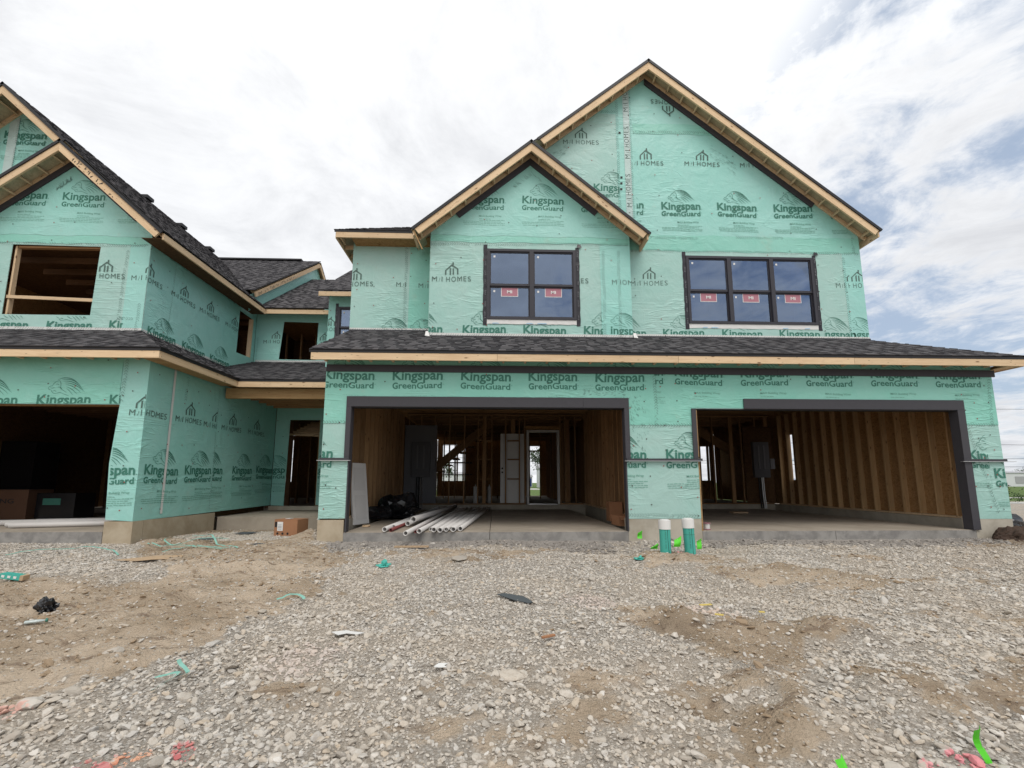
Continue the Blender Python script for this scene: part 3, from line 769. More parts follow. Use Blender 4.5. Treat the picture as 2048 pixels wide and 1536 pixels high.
# ------------------------------------------------------------------ right-hand house
H1 = thing('townhouse', 'green wrapped townhouse on the right with two open garages and two dark framed windows', 'house', (3.2, 0, 0), 'unfinished townhouses side by side')
PY = lambda y: Plane('Y', y)
G = PY(0)
gw = panel('garage_front_wall', G, [(-3.11, .24), (-2.615, .24), (-2.615, 2.25), (2.385, 2.25), (2.385, .22), (3.735, .22), (3.735, 2.235), (4.66, 2.235), (4.66, 2.25), (8.87, 2.25), (8.87, .20), (9.60, .20), (9.60, 3.12), (-3.11, 3.12)], (), M['wrap'], H1, back=M['osb'])
pr_ = Print(G, rect_lines(-3.11, 9.60, .2, 3.12))
sat = [(-3.11, 1.93, 9.60, 3.12)]
for a, b, c, d in ((-3.11, 1.93, -2.615, 3.12), (-2.615, 2.25, 2.385, 3.12), (2.385, 1.92, 3.735, 3.12), (3.735, 2.25, 8.87, 3.12), (8.87, 1.95, 9.60, 3.12)):
    pr_.rect('wrap_sat', a, c, b, d)
pr_.build(gw)
pr_ = Print(G, rect_lines(-3.10, 9.59, .2, 3.12), .0085)
L1 = [(1, 0, 3.25)]; R1 = [(-1, 0, -3.14)]
for u in (-3.15, -1.895, -.642, .611, 1.868): pr_.K(u, 2.742, L1 + [(0, -1, -2.44)])
pr_.K(3.125 - .92 + .03, 2.86, L1 + [(-1, 0, -2.98)], lion=False)
for u in (3.375, 4.64, 5.905, 7.185, 8.455): pr_.K(u, 2.85, R1 + [(0, -1, -2.44)])
low = rect_lines(-3.1, 9.6, .26, 1.94)
for u, ln in ((-3.83, [(1, 0, -2.63)]), (1.85, [(-1, 0, -2.40)]), (3.137, [(1, 0, 3.73)]), (8.93, [(-1, 0, -8.88), (1, 0, 9.30)]), (9.375, [(-1, 0, -9.3)])): pr_.K(u, 1.30 if u < 9.2 else .96, ln + low)
for a, b in (((-3.1, 1.91), (-2.63, 1.905)), ((2.40, 1.885), (3.73, 1.885)), ((8.89, 1.93), (9.59, 1.925)), ((3.02, 1.92), (3.02, 2.88)), ((8.95, 1.90), (9.32, .26)), ((9.50, 1.95), (9.57, 2.88)), ((2.4, .245), (3.7, .245))): pr_.zig(a, b)
pr_.nails(-3.05, -2.65, .27, 2.9, .19); pr_.nails(-2.6, 2.3, 2.48, 2.86, .6, .3); pr_.nails(2.5, 3.7, .27, 2.85, .30, .36); pr_.nails(3.8, 8.9, 2.48, 2.86, .6, .3); pr_.nails(8.98, 9.55, .24, 2.8, .22, .34)
# scuffs on the middle pier
for k in range(70):
    u, v = random.gauss(2.62, .10), random.uniform(1.45, 2.5); a = random.uniform(.2, 1.2); L = random.uniform(.02, .07)
    if u > 2.49: pr_.add('ink_grey', stroke([(u, v), (u + L * math.cos(a) * .5, v - L * math.sin(a))], .004, wm=.012))
for k in range(40):
    u = random.uniform(1.6, 2.4); v = 2.47 + random.uniform(0, .1); pr_.add('ink_grey', stroke([(u, v), (u + .04, v + .008)], .004, wm=.012))
pr_.build(gw)

# dark trim of the garage doors, water table and frieze
def tb(name, x0, x1, z0, z1, y0=-.032, y1=-.012, mat='trim'): return boxm(name, x0, x1, y0, y1, z0, z1, M[mat], H1)
tb('frieze_board', -3.10, 1.10, 2.885, 3.015, -.036); tb('frieze_board', 1.103, 5.35, 2.885, 3.015, -.036); tb('frieze_board', 5.353, 9.64, 2.885, 3.015, -.036)
tb('header_trim', -2.705, 1.62, 2.238, 2.425); tb('header_trim', 1.623, 2.475, 2.238, 2.425)
tb('header_trim', 4.655, 8.945, 2.238, 2.425)
tb('side_trim', -2.705, -2.617, 1.305, 2.236); tb('side_trim', 2.387, 2.475, 1.305, 2.236)
tb('side_trim', 3.650, 3.733, 1.305, 2.235); tb('side_trim', 8.80, 8.945, 1.305, 2.236)
for x0, x1, zb, yy in ((-2.637, -2.612, -.0, .14), (2.383, 2.408, 0, .14), (8.80, 8.872, 0, .15)):
    boxm('jamb', x0, x1, -.011 if x0 < 8 else -.010, yy, zb + .004, 2.247, M['trim'], H1)
boxm('rough_jamb', 3.737, 3.762, .0, .13, .004, 2.215, M['beam'], H1)
boxm('lower_side_trim', 8.80, 8.945, -.031, -.012, .004, 1.26, M['trim'], H1)
for a, b in ((-3.13, -2.61), (2.40, 3.80), (8.78, 9.62)):
    boxm('water_table', a, b, -.05, -.012, 1.262, 1.302, M['trim'], H1)
    boxm('metal_flashing', a - .04, b + (.16 if b > 9 else .03), -.065, -.012, 1.252, 1.260, M['alu'], H1)
boxm('header_underside', -2.61, 2.38, -.0115, .14, 2.222, 2.2365, M['edge_black'], H1); boxm('header_underside', 3.76, 8.80, -.0105, .14, 2.22, 2.2345, M['edge_black'], H1)

# foundation, slabs
for x0, x1, m_ in ((-3.115, -2.66, 'found_tan'), (2.40, 3.745, 'found'), (8.88, 9.605, 'found')):
    boxm('foundation_pier', x0, x1, .004, .25, -.6, .215, M[m_], H1)
for x0, x1 in ((-2.655, -.095), (-.085, 2.395), (3.75, 6.2), (6.21, 8.875)):
    mb = MB(); mb.box(x0, x1, .015, 6.75, -.6, .0); mb.build('floor_slab', M['slab'], H1); boxm('slab_edge', x0, x1, -.004, .0145, -.6, -.006, M['footing'], H1)
for x0, x1, y0, y1 in ((-3.1, -2.9, .26, 16), (-2.88, 2.96, 6.752, 6.9), (2.98, 3.14, .26, 16), (3.16, 9.3, 6.752, 6.9), (9.32, 9.6, .26, 11.2)):
    boxm('foundation_wall', x0, x1, y0, y1, -.6, .15, M['found'], H1)
boxm('interior_floor', -2.89, 9.31, 6.91, 16.2, -.3, .165, M['slab'], H1)
# side, rear and party walls
boxm('side_wall', -3.11, -3.09, .02, 4.8, .16, 3.1, M['wrap'], H1)
boxm('side_wall', -3.11, -3.09, 4.86, 16.2, .16, 3.1, M['osb'], H1); boxm('side_wall', 9.58, 9.60, .02, 6.02, .16, 3.1, M['osb'], H1); boxm('side_wall', 9.58, 9.60, 6.30, 11.3, .16, 3.1, M['osb'], H1); boxm('side_wall', 9.58, 9.60, 6.021, 6.299, .16, .95, M['osb'], H1); boxm('side_wall', 9.58, 9.60, 6.021, 6.299, 2.40, 3.1, M['osb'], H1)
boxm('party_wall', 3.05, 3.07, .02, 16.19, .16, 3.1, M['osb'], H1)
RP = PY(16.2)
rear_holes = [[(1.80, .165), (2.40, .165), (2.40, 2.50), (1.80, 2.50)], [(1.80, 2.58), (2.40, 2.58), (2.40, 2.80), (1.80, 2.80)],
              [(-2.80, .95), (-2.05, .95), (-2.05, 2.86), (-2.80, 2.86)], [(-1.98, .95), (-1.62, .95), (-1.62, 2.86), (-1.98, 2.86)]]
panel('rear_wall', RP, [(-3.08, 0), (3.04, 0), (3.04, 3.1), (-3.08, 3.1)], rear_holes, M['osb'], H1)
panel('rear_wall', PY(11.3), [(3.08, 0), (9.57, 0), (9.57, 3.36), (3.08, 3.36)], [[(8.92, .95), (9.34, .95), (9.34, 2.42), (8.92, 2.42)]], M['osb'], H1)
boxm('light_stop_board', 9.332, 9.346, .12, 11.28, 3.04, 3.42, M['osb'], H1); boxm('light_stop_board', 9.35, 9.575, .1, 11.2, 3.102, 3.12, M['osb'], H1)  # unseen boards added to stop light leaking in above the side wall
for x0 in (-2.80, -1.98): boxm('window_rail', x0, x0 + .75, 16.16, 16.2, 1.87, 1.93, M['win_frame'], H1); boxm('window_rail', x0, x0 + .75, 16.16, 16.2, 1.26, 1.30, M['win_frame'], H1)
# studs: left wall of the left garage, party wall, right wall of the right garage, rear rows
stud_row(H1, (-3.02, .45), (-3.02, 6.6), .19, 3.08); stud_row(H1, (2.98, .45), (2.98, 6.6), .19, 3.08); stud_row(H1, (9.51, .45), (9.51, 6.6), .19, 3.08, mat='stud_light')
for x in (-3.02, 2.98, 9.51): boxm('sill_plate', x - .07, x + .07, .27, 6.74, .152, .19, M['lumber'], H1)
boxm('sheathing', 9.57, 9.579, .3, 6.01, .16, 3.0, M['osb'], H1)
boxm('sheathing', 2.925 - .002, 2.932, .45, 1.9, .25, 3.06, M['osb'], H1)
boxm('sheathing', 2.925 - .002, 2.932, 1.92, 3.0, .25, 3.06, M['stud'], H1)
for p, x in (('stud', -1.997), ('stud', -1.513), ('stud', -1.026), ('stud', -.572), ('post', -.36), ('stud', -.116), ('stud', .341), ('stud', .798), ('stud', .978), ('stud', 2.16), ('stud', 2.33), ('stud', 2.66), ('stud', -2.45), ('stud', -2.85),
             ('stud', 6.876), ('stud', 7.332), ('post', 7.96), ('stud', 8.313), ('stud', 8.806), ('post', 9.19)):
    board(p, (x, 6.83, .20), (x, 6.83, 3.07), .12 if p == 'post' else .04, .09, M['stud'], H1, (1, 0, 0))
boxm('bottom_plate', -2.89, .99, 6.78, 6.88, .152, .19, M['stud'], H1); boxm('bottom_plate', 2.13, 2.9, 6.78, 6.88, .152, .19, M['stud'], H1); boxm('bottom_plate', 3.2, 9.3, 6.78, 6.88, .152, .19, M['stud'], H1)
boxm('top_plate', -2.89, 2.9, 6.78, 6.88, 3.075, 3.115, M['stud'], H1); boxm('top_plate', 3.2, 9.3, 6.78, 6.88, 3.075, 3.115, M['stud'], H1)
boxm('header_beam', .99, 2.13, 6.775, 6.885, 2.62, 2.735, M['osb'], H1)
for z in (.98, 1.62, 2.24):
    for a, b in ((-.55, -.42), (-.30, -.13), (.40, .78)): board('blocking', (a, 6.83, z), (b, 6.83, z), .04, .09, M['stud'], H1)
# white door frame and slab door in the rear wall of the left garage
df = boxm('door_frame', 1.04, 1.11, 6.72, 6.88, .166, 2.59, M['white'], H1); boxm('door_frame', 2.05, 2.12, 6.72, 6.88, .166, 2.59, M['white'], H1); boxm('door_frame', 1.112, 2.048, 6.72, 6.88, 2.52, 2.59, M['white'], H1)
boxm('threshold', 1.112, 2.048, 6.72, 6.88, .153, .18, M['alu'], H1)
# drywall strip with electrical panels
def elec(x0, x1, z0, z1, bk='drywall'):
    boxm('backing_sheet', x0 - .25, x1 + .2, 6.755, 6.772, .2, 2.74, M[bk], H1)
    p = boxm('electrical_panel', x0, x1, 6.63, 6.752, z0, z1, M['panel_grey'], H1)
    for k in (.28, .62): boxm('breaker_strip', x0 + (x1 - x0) * k, x0 + (x1 - x0) * k + .05, 6.615, 6.629, z0 + .28, z1 - .12, M['drywall'], p)
    boxm('meter_box', x1 + .02, x1 + .17, 6.62, 6.75, z0 + .28, z0 + .62, M['drywall'], H1)
    for k in (.3, .42, .5, .6): MB().tube([(x0 + (x1 - x0) * k, 6.70, z0), (x0 + (x1 - x0) * k, 6.69, .5), (x0 + (x1 - x0) * (k + .02), 6.66, .02)], .018, 6).build('conduit', M['alu'] if k > .45 else M['cable'], H1)
elec(-2.72, -2.12, 1.03, 2.18); elec(8.62, 9.15, 1.03, 2.21, 'osb_shaded')
# ceilings: joists and subfloor
for k in range(16):
    y = .35 + k * .406; boxm('ceiling_joist', -3.0, 2.95, y, y + .04, 3.12, 3.38, M['stud'], H1); boxm('ceiling_joist', 3.12, 9.3, y, y + .04, 3.12, 3.38, M['stud'], H1)
boxm('subfloor', -3.08, 9.33, .10, 16.2, 3.385, 3.41, M['osb'], H1)
boxm('door_track_header', -2.6, 2.38, .15, .25, 2.25, 3.10, M['osb'], H1); boxm('door_track_header', 3.76, 8.8, .15, .25, 2.25, 3.10, M['osb'], H1)
# stairs behind the stud walls
for nm, a, b, w_ in (('stringer', (-2.95, 8.6, .75), (-.2, 8.6, 3.05), .29), ('stringer', (7.0, 8.0, 3.0), (10.0, 8.0, 1.1), .30), ('handrail', (8.2, 8.0, 3.04), (10.1, 8.0, 2.2), .14), ('handrail', (-3.0, 8.6, 2.3), (-2.0, 8.6, 3.04), .09)):
    board(nm, a, b, w_, .045, M['stud'], H1)
for k in range(9): x = -2.75 + k * .28; boxm('stair_tread', x, x + .27, 8.63, 9.5, .78 + k * .235, .82 + k * .235, M['osb'], H1)
stud_row(H1, (-2.6, 11.0), (2.8, 11.0), .2, 3.0, .45); stud_row(H1, (3.4, 9.6), (9.3, 9.6), .2, 3.0, .46); stud_row(H1, (2.45, 7.1), (2.45, 13), .2, 3.0, .45); stud_row(H1, (.6, 7.1), (.6, 9.6), .2, 3.0, .45)
stud_row(H1, (-2.8, 16.05), (-1.2, 16.05), .2, 3.0, .36)
for k in range(18): boxm('floor_truss', -3.0, 9.3, 7.2 + k * .5, 7.24 + k * .5, 3.05, 3.36, M['stud'], H1)

# ---- lower roof
k5 = math.sqrt(1.25)
roof('lower_roof', (-3.29, -.385, 3.192), (1, 0, 0), (0, 1, .5), [(0, 0), (13.20, 0), (13.20 - 1.72, 1.72 * k5), (0, 2.35 * k5)], H1)
roof('lower_roof_side', (9.91, -.385, 3.192), (0, 1, 0), (-1, 0, .5), [(0, 0), (14, 0), (14, 1.6 * k5), (1.6, 1.6 * k5)], H1, single=False)
fascia('fascia_board', (-3.255, -.357, 3.08), (9.88, -.357, 3.08), H1, .127, seg=3.3)
fascia('fascia_board', (9.865, -.33, 3.08), (9.865, 12, 3.08), H1, .127)
fascia('fascia_board', (-3.24, -.33, 3.10), (-3.24, 1.9, 4.22), H1, .12)
boxm('drip_edge', -3.285, 9.905, -.384, -.340, 3.146, 3.178, M['edge_black'], H1)
for k in range(33):
    x = -3.1 + k * .405; board('rafter_tail', (x, -.33, 3.10), (x, -.03, 3.10), .07, .038, M['lumber'], H1)
boxm('soffit_board', 9.62, 9.84, -.33, 11, 3.03, 3.045, M['lumber'], H1)
# ---- upstairs walls
wA = panel('gable_wall', PY(1.08), [(-1.43, 3.6), (2.95, 3.6), (2.95, 6.33), (.755, 8.12), (-1.43, 6.33)], [[(-.15, 4.36), (1.69, 4.36), (1.69, 5.88), (-.15, 5.88)]], M['wrap'], H1, back=M['osb'])
wB = panel('gable_wall', PY(1.30), [(-1.43, 3.6), (8.39, 3.6), (8.39, 6.53), (3.52, 10.46), (-1.43, 6.45)], [[(4.34, 4.40), (7.20, 4.40), (7.20, 5.92), (4.34, 5.92)], [(-1.3, 3.7), (2.8, 3.7), (2.8, 6.2), (-1.3, 6.2)]], M['wrap_mid'], H1, back=M['osb'])
wC = panel('front_wall', PY(1.75), [(-3.31, 3.9), (-1.44, 3.9), (-1.44, 6.4), (-3.31, 6.4)], (), M['wrap'], H1, back=M['osb'])
wD = panel('front_wall', PY(4.5), [(-4.84, 3.8), (-3.32, 3.8), (-3.32, 6.3), (-4.84, 6.3)], [[(-4.5, 4.75), (-3.7, 4.75), (-3.7, 5.85), (-4.5, 5.85)]], M['wrap_mid'], H1, back=M['osb'])
boxm('return_wall', -1.442, -1.43, 1.095, 1.745, 3.6, 6.33, M['wrap'], H1); boxm('return_wall', 2.94, 2.95, 1.095, 1.285, 3.6, 6.33, M['wrap'], H1)
boxm('return_wall', -3.31, -3.30, 1.765, 4.48, 3.9, 6.35, M['wrap'], H1); boxm('return_wall', 8.38, 8.39, 1.315, 11.9, 3.3, 6.5, M['wrap'], H1); boxm('return_wall', -4.84, -4.83, 4.515, 11.9, 3.8, 6.3, M['wrap'], H1)
boxm('upper_rear_wall', -4.83, 12, 11.9, 11.93, 3.1, 6.3, M['osb'], H1)
boxm('upper_ceiling', -3.25, 8.36, 1.35, 11.88, 6.30, 6.33, M['osb'], H1)
window(wA, PY(1.08), -.195, 1.735, 4.325, 5.925, 2); window(wB, PY(1.30), 4.295, 7.235, 4.365, 5.965, 3); window(wD, PY(4.5), -4.55, -3.7, 4.70, 5.90, 1, stick=False)
stud_row(H1, (-1.2, 1.2), (2.8, 1.2), 3.7, 4.3); stud_row(H1, (3.3, 1.45), (8.2, 1.45), 3.7, 4.3)
# overlays and prints
def gl(side, ax, az, m):   # half plane under a gable slope: z <= az - m*|x-ax|
    return [(m, 1, az + m * ax), (-m, 1, az - m * ax)]
gA = rect_lines(-1.43, 2.95, 3.62, 8.2) + gl(0, .755, 8.10, .83); gB = rect_lines(-1.43, 8.39, 3.62, 10.6) + gl(0, 3.52, 10.44, .808)
o = Print(PY(1.08), gA, .006, [(-.19, 1.73, 4.33, 5.92)]); o.rect('wrap_sat', -1.43, 2.95, 6.08, 6.23); o.rect('wrap_mid', 2.28, 2.95, 3.62, 6.07); o.rect('wrap_mid', -1.43, 2.95, 6.235, 8.2); o.build(wA)
p = Print(PY(1.08), gA, .0085, [(-.19, 1.73, 4.33, 5.92)])
for u in (-2.05, -.71, .59, 1.89): p.K(u, 4.02, [(1, 0, 2.30)] if u > 1.8 else [], fine=False)
p.K(2.55 - .25, 4.02, [(-1, 0, -2.46)], fine=False)
for u in (-.745, .572, 1.885): p.K(u, 7.02)
p.K(-2.06, 7.02)
p.H(-1.385, 5.165); p.H(-.11, 5.165); p.H(1.172, 5.165, [(1, 0, 2.2)]); p.H(2.53, 5.155, [(1, 0, 2.68)]); p.H(2.35, 5.155, [(-1, 0, -2.70)], logo=False)
for a, b in (((-1.42, 5.98), (2.94, 6.06)), ((2.38, 3.75), (2.38, 6.0)), ((2.72, 3.75), (2.72, 6.0))): p.zig(a, b)
p.rect('white_tape', -1.43, 2.95, 3.93, 4.005); p.zig((-1.43, 3.945), (2.95, 3.945), rows=1, w=.06)
p.nails(-1.35, 2.9, 3.95, 8.1, .55, .5)
for k in range(26): u = random.uniform(.35, .95); p.add('ink_soft', stroke([(u, 7.85 - abs(u - .755) * .83 - .02 - random.uniform(0, .12)), (u + .07, 7.86 - abs(u - .755) * .83 - .14)], .004))
p.build(wA)
o = Print(PY(1.30), gB, .006, [(4.30, 7.23, 4.37, 5.96)]); o.rect('wrap_sat', -1.43, 8.39, 6.08, 6.46); o.rect('wrap', 2.95, 8.39, 3.62, 6.075); o.rect('wrap_sat', 2.96, 4.0, 3.62, 3.9); o.rect('wrap_sat', 3.20, 8.39, 9.02, 9.28); o.rect('wrap_grey', 2.98, 3.13, 6.6, 10.2); o.rect('wrap', -1.43, 2.80, 6.47, 9.5); o.rect('wrap_mid', 7.95, 8.39, 3.62, 6.075); o.build(wB)
p = Print(PY(1.30), gB, .0085, [(4.30, 7.23, 4.37, 5.96)])
for u in (3.70, 5.02, 6.335): p.K(u, 4.065, fine=False)
p.K(7.65 - .5, 4.08, [(-1, 0, -7.35)], fine=False); p.K(7.75, 4.08, [(-1, 0, -8.02)], fine=False); p.K(2.4, 4.06, [(-1, 0, -2.96)], fine=False)
for u in (3.79, 5.11, 6.435, 7.78): p.K(u, 7.11)
p.K(2.46, 7.11, [(-1, 0, -3.22)]); p.K(2.235, 7.52, [(1, 0, 2.83)])
p.H(1.545, 8.685, [(1, 0, 2.8)]); p.H(3.06, 8.205, [(-1, 0, -3.19)]); p.H(4.405, 8.21); p.H(5.72, 8.21)
p.H(3.02, 5.24); p.H(7.74, 5.255, [(1, 0, 8.08)]); p.H(7.85, 5.255, [(-1, 0, -8.12)])
p.H(4.50, 9.92, rot=180)
for v in (7.13, 8.36, 9.58): p.H(3.10, v, rot=90)
for a, b in (((1.2, 9.52), (2.83, 9.54)), ((3.2, 9.01), (5.2, 9.06)), ((2.86, 6.5), (2.86, 10.0)), ((3.17, 6.5), (3.17, 10.3)), ((3.0, 6.04), (8.36, 6.05)), ((8.0, 3.8), (8.0, 6.0)), ((8.28, 6.1), (8.28, 6.5)), ((2.99, 3.7), (2.99, 6.0)), ((3.5, 6.36), (4.6, 6.37)), ((5.5, 6.40), (6.6, 6.42))): p.zig(a, b)
for v in (7.7, 7.85, 9.0, 7.55): p.add('ink_black', [[(2.86, v), (2.91, v), (2.91, v + .05), (2.86, v + .05)]])
p.rect('white_tape', 2.96, 8.39, 4.04, 4.105); p.zig((2.96, 4.05), (8.39, 4.05), rows=1, w=.055)
p.nails(3.1, 8.3, 3.95, 10.2, .61, .5); p.nails(1.2, 2.8, 7.5, 9.4, .5, .4)
for k in range(60): u = random.uniform(5.0, 5.6); v = 10.44 - .808 * (u - 3.52) - .42 - random.uniform(0, .35); p.add('ink_soft', stroke([(u, v), (u + .05, v - .03)], .004))
for k in range(50): u = random.uniform(1.2, 1.7); v = 10.44 - .808 * (3.52 - u) - .2 - random.uniform(0, .3); p.add('ink_soft', stroke([(u, v), (u + .05, v + .03)], .004))
p.build(wB)
o = Print(PY(1.75)); o.rect('wrap_sat', -2.0, -1.445, 4.0, 6.38); o.build(wC)
p = Print(PY(1.75), rect_lines(-3.3, -1.45, 3.95, 6.4), .0085)
p.H(-3.66, 5.32); p.H(-2.29, 5.32, [(1, 0, -2.03)], logo=False); p.H(-1.776, 5.31, logo=False); p.K(-2.75, 4.07, [(0, -1, -4.24), (1, 0, -2.03)], fine=False); p.K(-2.12, 4.07, [(0, -1, -4.24), (-1, 0, 2.0)], fine=False)
p.zig((-2.05, 4.2), (-2.05, 6.36)); p.rect('white_tape', -3.3, -1.45, 4.27, 4.335); p.zig((-3.3, 4.28), (-1.45, 4.28), rows=1, w=.055); p.nails(-3.2, -1.5, 4.3, 6.3, .4, .5); p.build(wC)
p = Print(PY(4.5), rect_lines(-4.83, -3.35, 3.9, 6.2)); p.H(-5.2, 5.17, [(1, 0, -4.6)]); p.nails(-4.75, -4.6, 4.2, 6.1, .1, .5); p.build(wD)
# flashing where the wall meets the lower roof
for x0, x1, y, z in ((-1.43, 2.95, 1.08, 3.925), (2.96, 8.39, 1.30, 4.035), (-3.31, -1.445, 1.75, 4.26)):
    boxm('step_flashing', x0, x1, y - .04, y - .013, z - .06, z + .022, M['edge_black'] if False else M['trim'], H1)
for x, y, z in ((-1.46, 1.05, 3.97), (2.97, 1.05, 3.98)): MB().quad((x - .03, y - .06, z - .05), (x + .07, y - .05, z - .06), (x + .03, y - .02, z + .06), (x - .02, y - .02, z + .06)).build('kickout_flashing', M['white'], H1)
# ---- gable roofs
def slope(name, ax, az, y0, y1, m, L, sgn, parent, poly=None, single=False):
    """one side of a gable roof: ridge at (ax,az), falling towards sgn; L horizontal run"""
    k = math.sqrt(1 + m * m); ex, ez = ax + sgn * L, az - m * L
    U = (0, 1, 0); S = (-sgn, 0, m)
    return roof(name, (ex, y0, ez - .03), U, S, poly or [(0, 0), (y1 - y0, 0), (y1 - y0, L * k), (0, L * k)], parent, single)
slope('gable_roof', .755, 8.30, .70, 1.60, .833, 2.55, -1, H1); slope('gable_roof', .755, 8.30, .70, 1.29, .833, 2.55, 1, H1)
slope('gable_roof', 3.52, 10.65, .93, 9.0, .809, 5.13, 1, H1); slope('gable_roof', 3.52, 10.65, .93, 9.0, .809, 5.05, -1, H1)
rake(H1, (.755, 8.30, .70), (3.30, 6.18), 1.08, 1.93); rake(H1, (.755, 8.30, .70), (-1.79, 6.18), 1.08, 2.12)
rake(H1, (3.52, 10.65, .93), (8.65, 6.50), 1.30, 4.98); rake(H1, (3.52, 10.65, .93), (.9, 8.53), 1.30)
fascia('fascia_board', (8.60, .98, 6.41), (8.60, 11.9, 6.41), H1); fascia('fascia_board', (3.25, .75, 6.10), (3.25, 1.28, 6.10), H1, .13); fascia('fascia_board', (-1.745, .75, 6.09), (-1.745, 1.28, 6.09), H1, .13)
board('cut_off_batten', (-1.745, .76, 6.14), (-1.56, .80, 5.74), .05, .02, M['beam'], H1, (0, 1, 0))
# hipped corner left of the small gable
kc = math.sqrt(1 + .65 ** 2)
roof('hip_roof', (-3.62, 1.33, 6.455), (1, 0, 0), (0, 1, .65), [(0, 0), (1.9, 0), (1.9 + .9, .9 * kc), (2.8, 2.4 * kc), (2.4, 2.4 * kc)], H1)
roof('hip_roof', (-3.62, 1.33, 6.455), (0, 1, 0), (1, 0, .65), [(0, 0), (5, 0), (5, 2.2 * kc), (2.2, 2.2 * kc)], H1, single=False)
fascia('fascia_board', (-3.58, 1.352, 6.345), (-1.80, 1.352, 6.345), H1, .125); fascia('fascia_board', (-3.58, 1.375, 6.345), (-3.58, 4.4, 6.345), H1, .125)
boxm('drip_edge', -3.61, -1.85, 1.325, 1.345, 6.41, 6.445, M['edge_black'], H1)
for k in range(6): board('rafter_tail', (-3.5 + k * .35, 1.38, 6.36), (-3.5 + k * .35, 1.72, 6.36), .09, .038, M['lumber'], H1)
for k in range(6): board('rafter_tail', (-3.55, 1.9 + k * .42, 6.34), (-3.32, 1.9 + k * .42, 6.34), .09, .038, M['lumber'], H1)
# rear part with its own eave, and the small eave past the right corner
k7 = math.sqrt(1.49)
roof('rear_roof', (-5.02, 4.12, 6.245), (1, 0, 0), (0, 1, .7), [(0, 0), (3.4, 0), (3.4, 5.5 * k7), (0, 5.5 * k7)], H1, single=False)
fascia('fascia_board', (-5.0, 4.14, 6.145), (-3.62, 4.14, 6.145), H1, .13); fascia('fascia_board', (-4.99, 4.17, 6.145), (-4.99, 11.5, 6.145), H1, .13) if False else None
roof('rear_roof', (8.4, 11.6, 6.10), (1, 0, 0), (0, 1, .5), [(0, 0), (3.95, 0), (1.95, 3.0), (0, 3.0)], H1, single=False)
fascia('fascia_board', (8.4, 11.62, 5.99), (12.30, 11.62, 5.99), H1, .15); fascia('fascia_board', (12.3, 11.65, 5.99), (12.3, 15, 5.99), H1, .15)

# ------------------------------------------------------------------ left-hand house
H2 = thing('townhouse', 'green wrapped unfinished townhouse on the left with a glassless upstairs opening above its dark garage', 'house', (-9, 0, 0), 'unfinished townhouses side by side')
g2 = panel('garage_front_wall', G, [(-6.73, .23), (-6.27, .20), (-6.27, 3.12), (-12.5, 3.12), (-12.5, .2), (-11.7, .2), (-11.7, 2.25), (-6.72, 2.25), (-6.78, 1.2)], (), M['wrap_mid'], H2, back=M['osb'])
o = Print(G); o.rect('wrap_sat', -12.5, -6.74, 2.26, 3.12); o.build(g2)
p = Print(G, rect_lines(-12.4, -6.275, .25, 3.1), .0085)
for u in (-9.40, -8.155, -10.64): p.K(u, 2.245, [(0, -1, -2.26)])
p.K(-6.905, 2.245, [(0, -1, -2.26), (1, 0, -6.72)]); p.K(-7.235, .995, [(-1, 0, 6.74)])
p.H(-6.53, 2.06, [(1, 0, -6.275)], logo=False); p.add('ink_grey', housepolys(-6.30, 2.195, .9), [(1, 0, -6.275)])
p.zig((-6.66, 2.3), (-6.64, 3.1)); p.nails(-10, -6.4, 2.35, 3.05, .5, .3); p.nails(-6.68, -6.3, .3, 2.9, .2, .33); p.build(g2)
for x0, x1 in ((-12.5, -11.7), (-6.745, -6.265)): boxm('foundation_pier', x0, x1, .004, .25, -.6, .20, M['found_tan'], H2)
boxm('floor_slab', -11.69, -6.75, .015, 6.7, -.6, .03, M['slab'], H2); boxm('slab_edge', -11.69, -6.75, -.004, .0145, -.6, .024, M['footing'], H2)
boxm('foundation_wall', -6.5, -6.267, .26, 2.34, -.6, .20, M['found_tan'], H2)
SX = Plane('X', -6.27)
sw = panel('side_wall', SX, [(.0125, .20), (4.84, .24), (4.84, 3.12), (.0125, 3.12)], (), M['wrap_mid'], H2, back=M['osb'])
p = Print(SX, rect_lines(.013, 4.83, .25, 3.1), .0085)
for u in (.16, 1.22, 2.90, 3.98): p.K(u - .02, 1.01 + u * .028, ink='ink_green', w=.86, lines=[(1, 0, 2.1)] if u < 1.3 else [])
p.K(1.62, 1.06, [(-1, 0, -2.12)], w=.86)
for u in (-.26, .78, 2.30, 3.42): p.H(u, 2.06 + max(0, u) * .006, ink='ink_grey', w=.80, lines=[(1, 0, 2.1)] if u < 1.3 else [], logo=u > 0)
p.H(1.66, 2.06, [(1, 0, 2.1)])
p.zig((1.05, 2.5), (1.05, 3.05)); p.zig((2.12, .3), (2.12, 3.05), rows=1)
p.rect('white_tape', .62, .68, .28, 3.1); p.nails(.2, 4.8, .3, 2.9, .4, .4); p.build(sw)
boxm('back_sheathing', -6.42, -6.41, .1, 4.8, .1, 3.1, M['osb_shaded'], H2); boxm('garage_side_wall', -12.47, -12.45, .1, 6.7, .1, 3.05, M['osb_shaded'], H2)
pb = panel('porch_wall', PY(4.85), [(-6.26, .24), (-5.90, .22), (-5.87, 2.64), (-5.02, 2.64), (-5.02, .24), (-3.12, .24), (-3.12, 3.1), (-6.26, 3.1)], (), M['wrap_mid'], H2, back=M['osb'])
p = Print(PY(4.85), rect_lines(-6.25, -3.2, .25, 3.05)); p.K(-6.6, 1.14, [(1, 0, -5.91)]); p.K(-5.35, 1.14, [(-1, 0, 5.01)]); p.nails(-6.2, -5.95, .4, 2.6, .2, .5); p.build(pb)
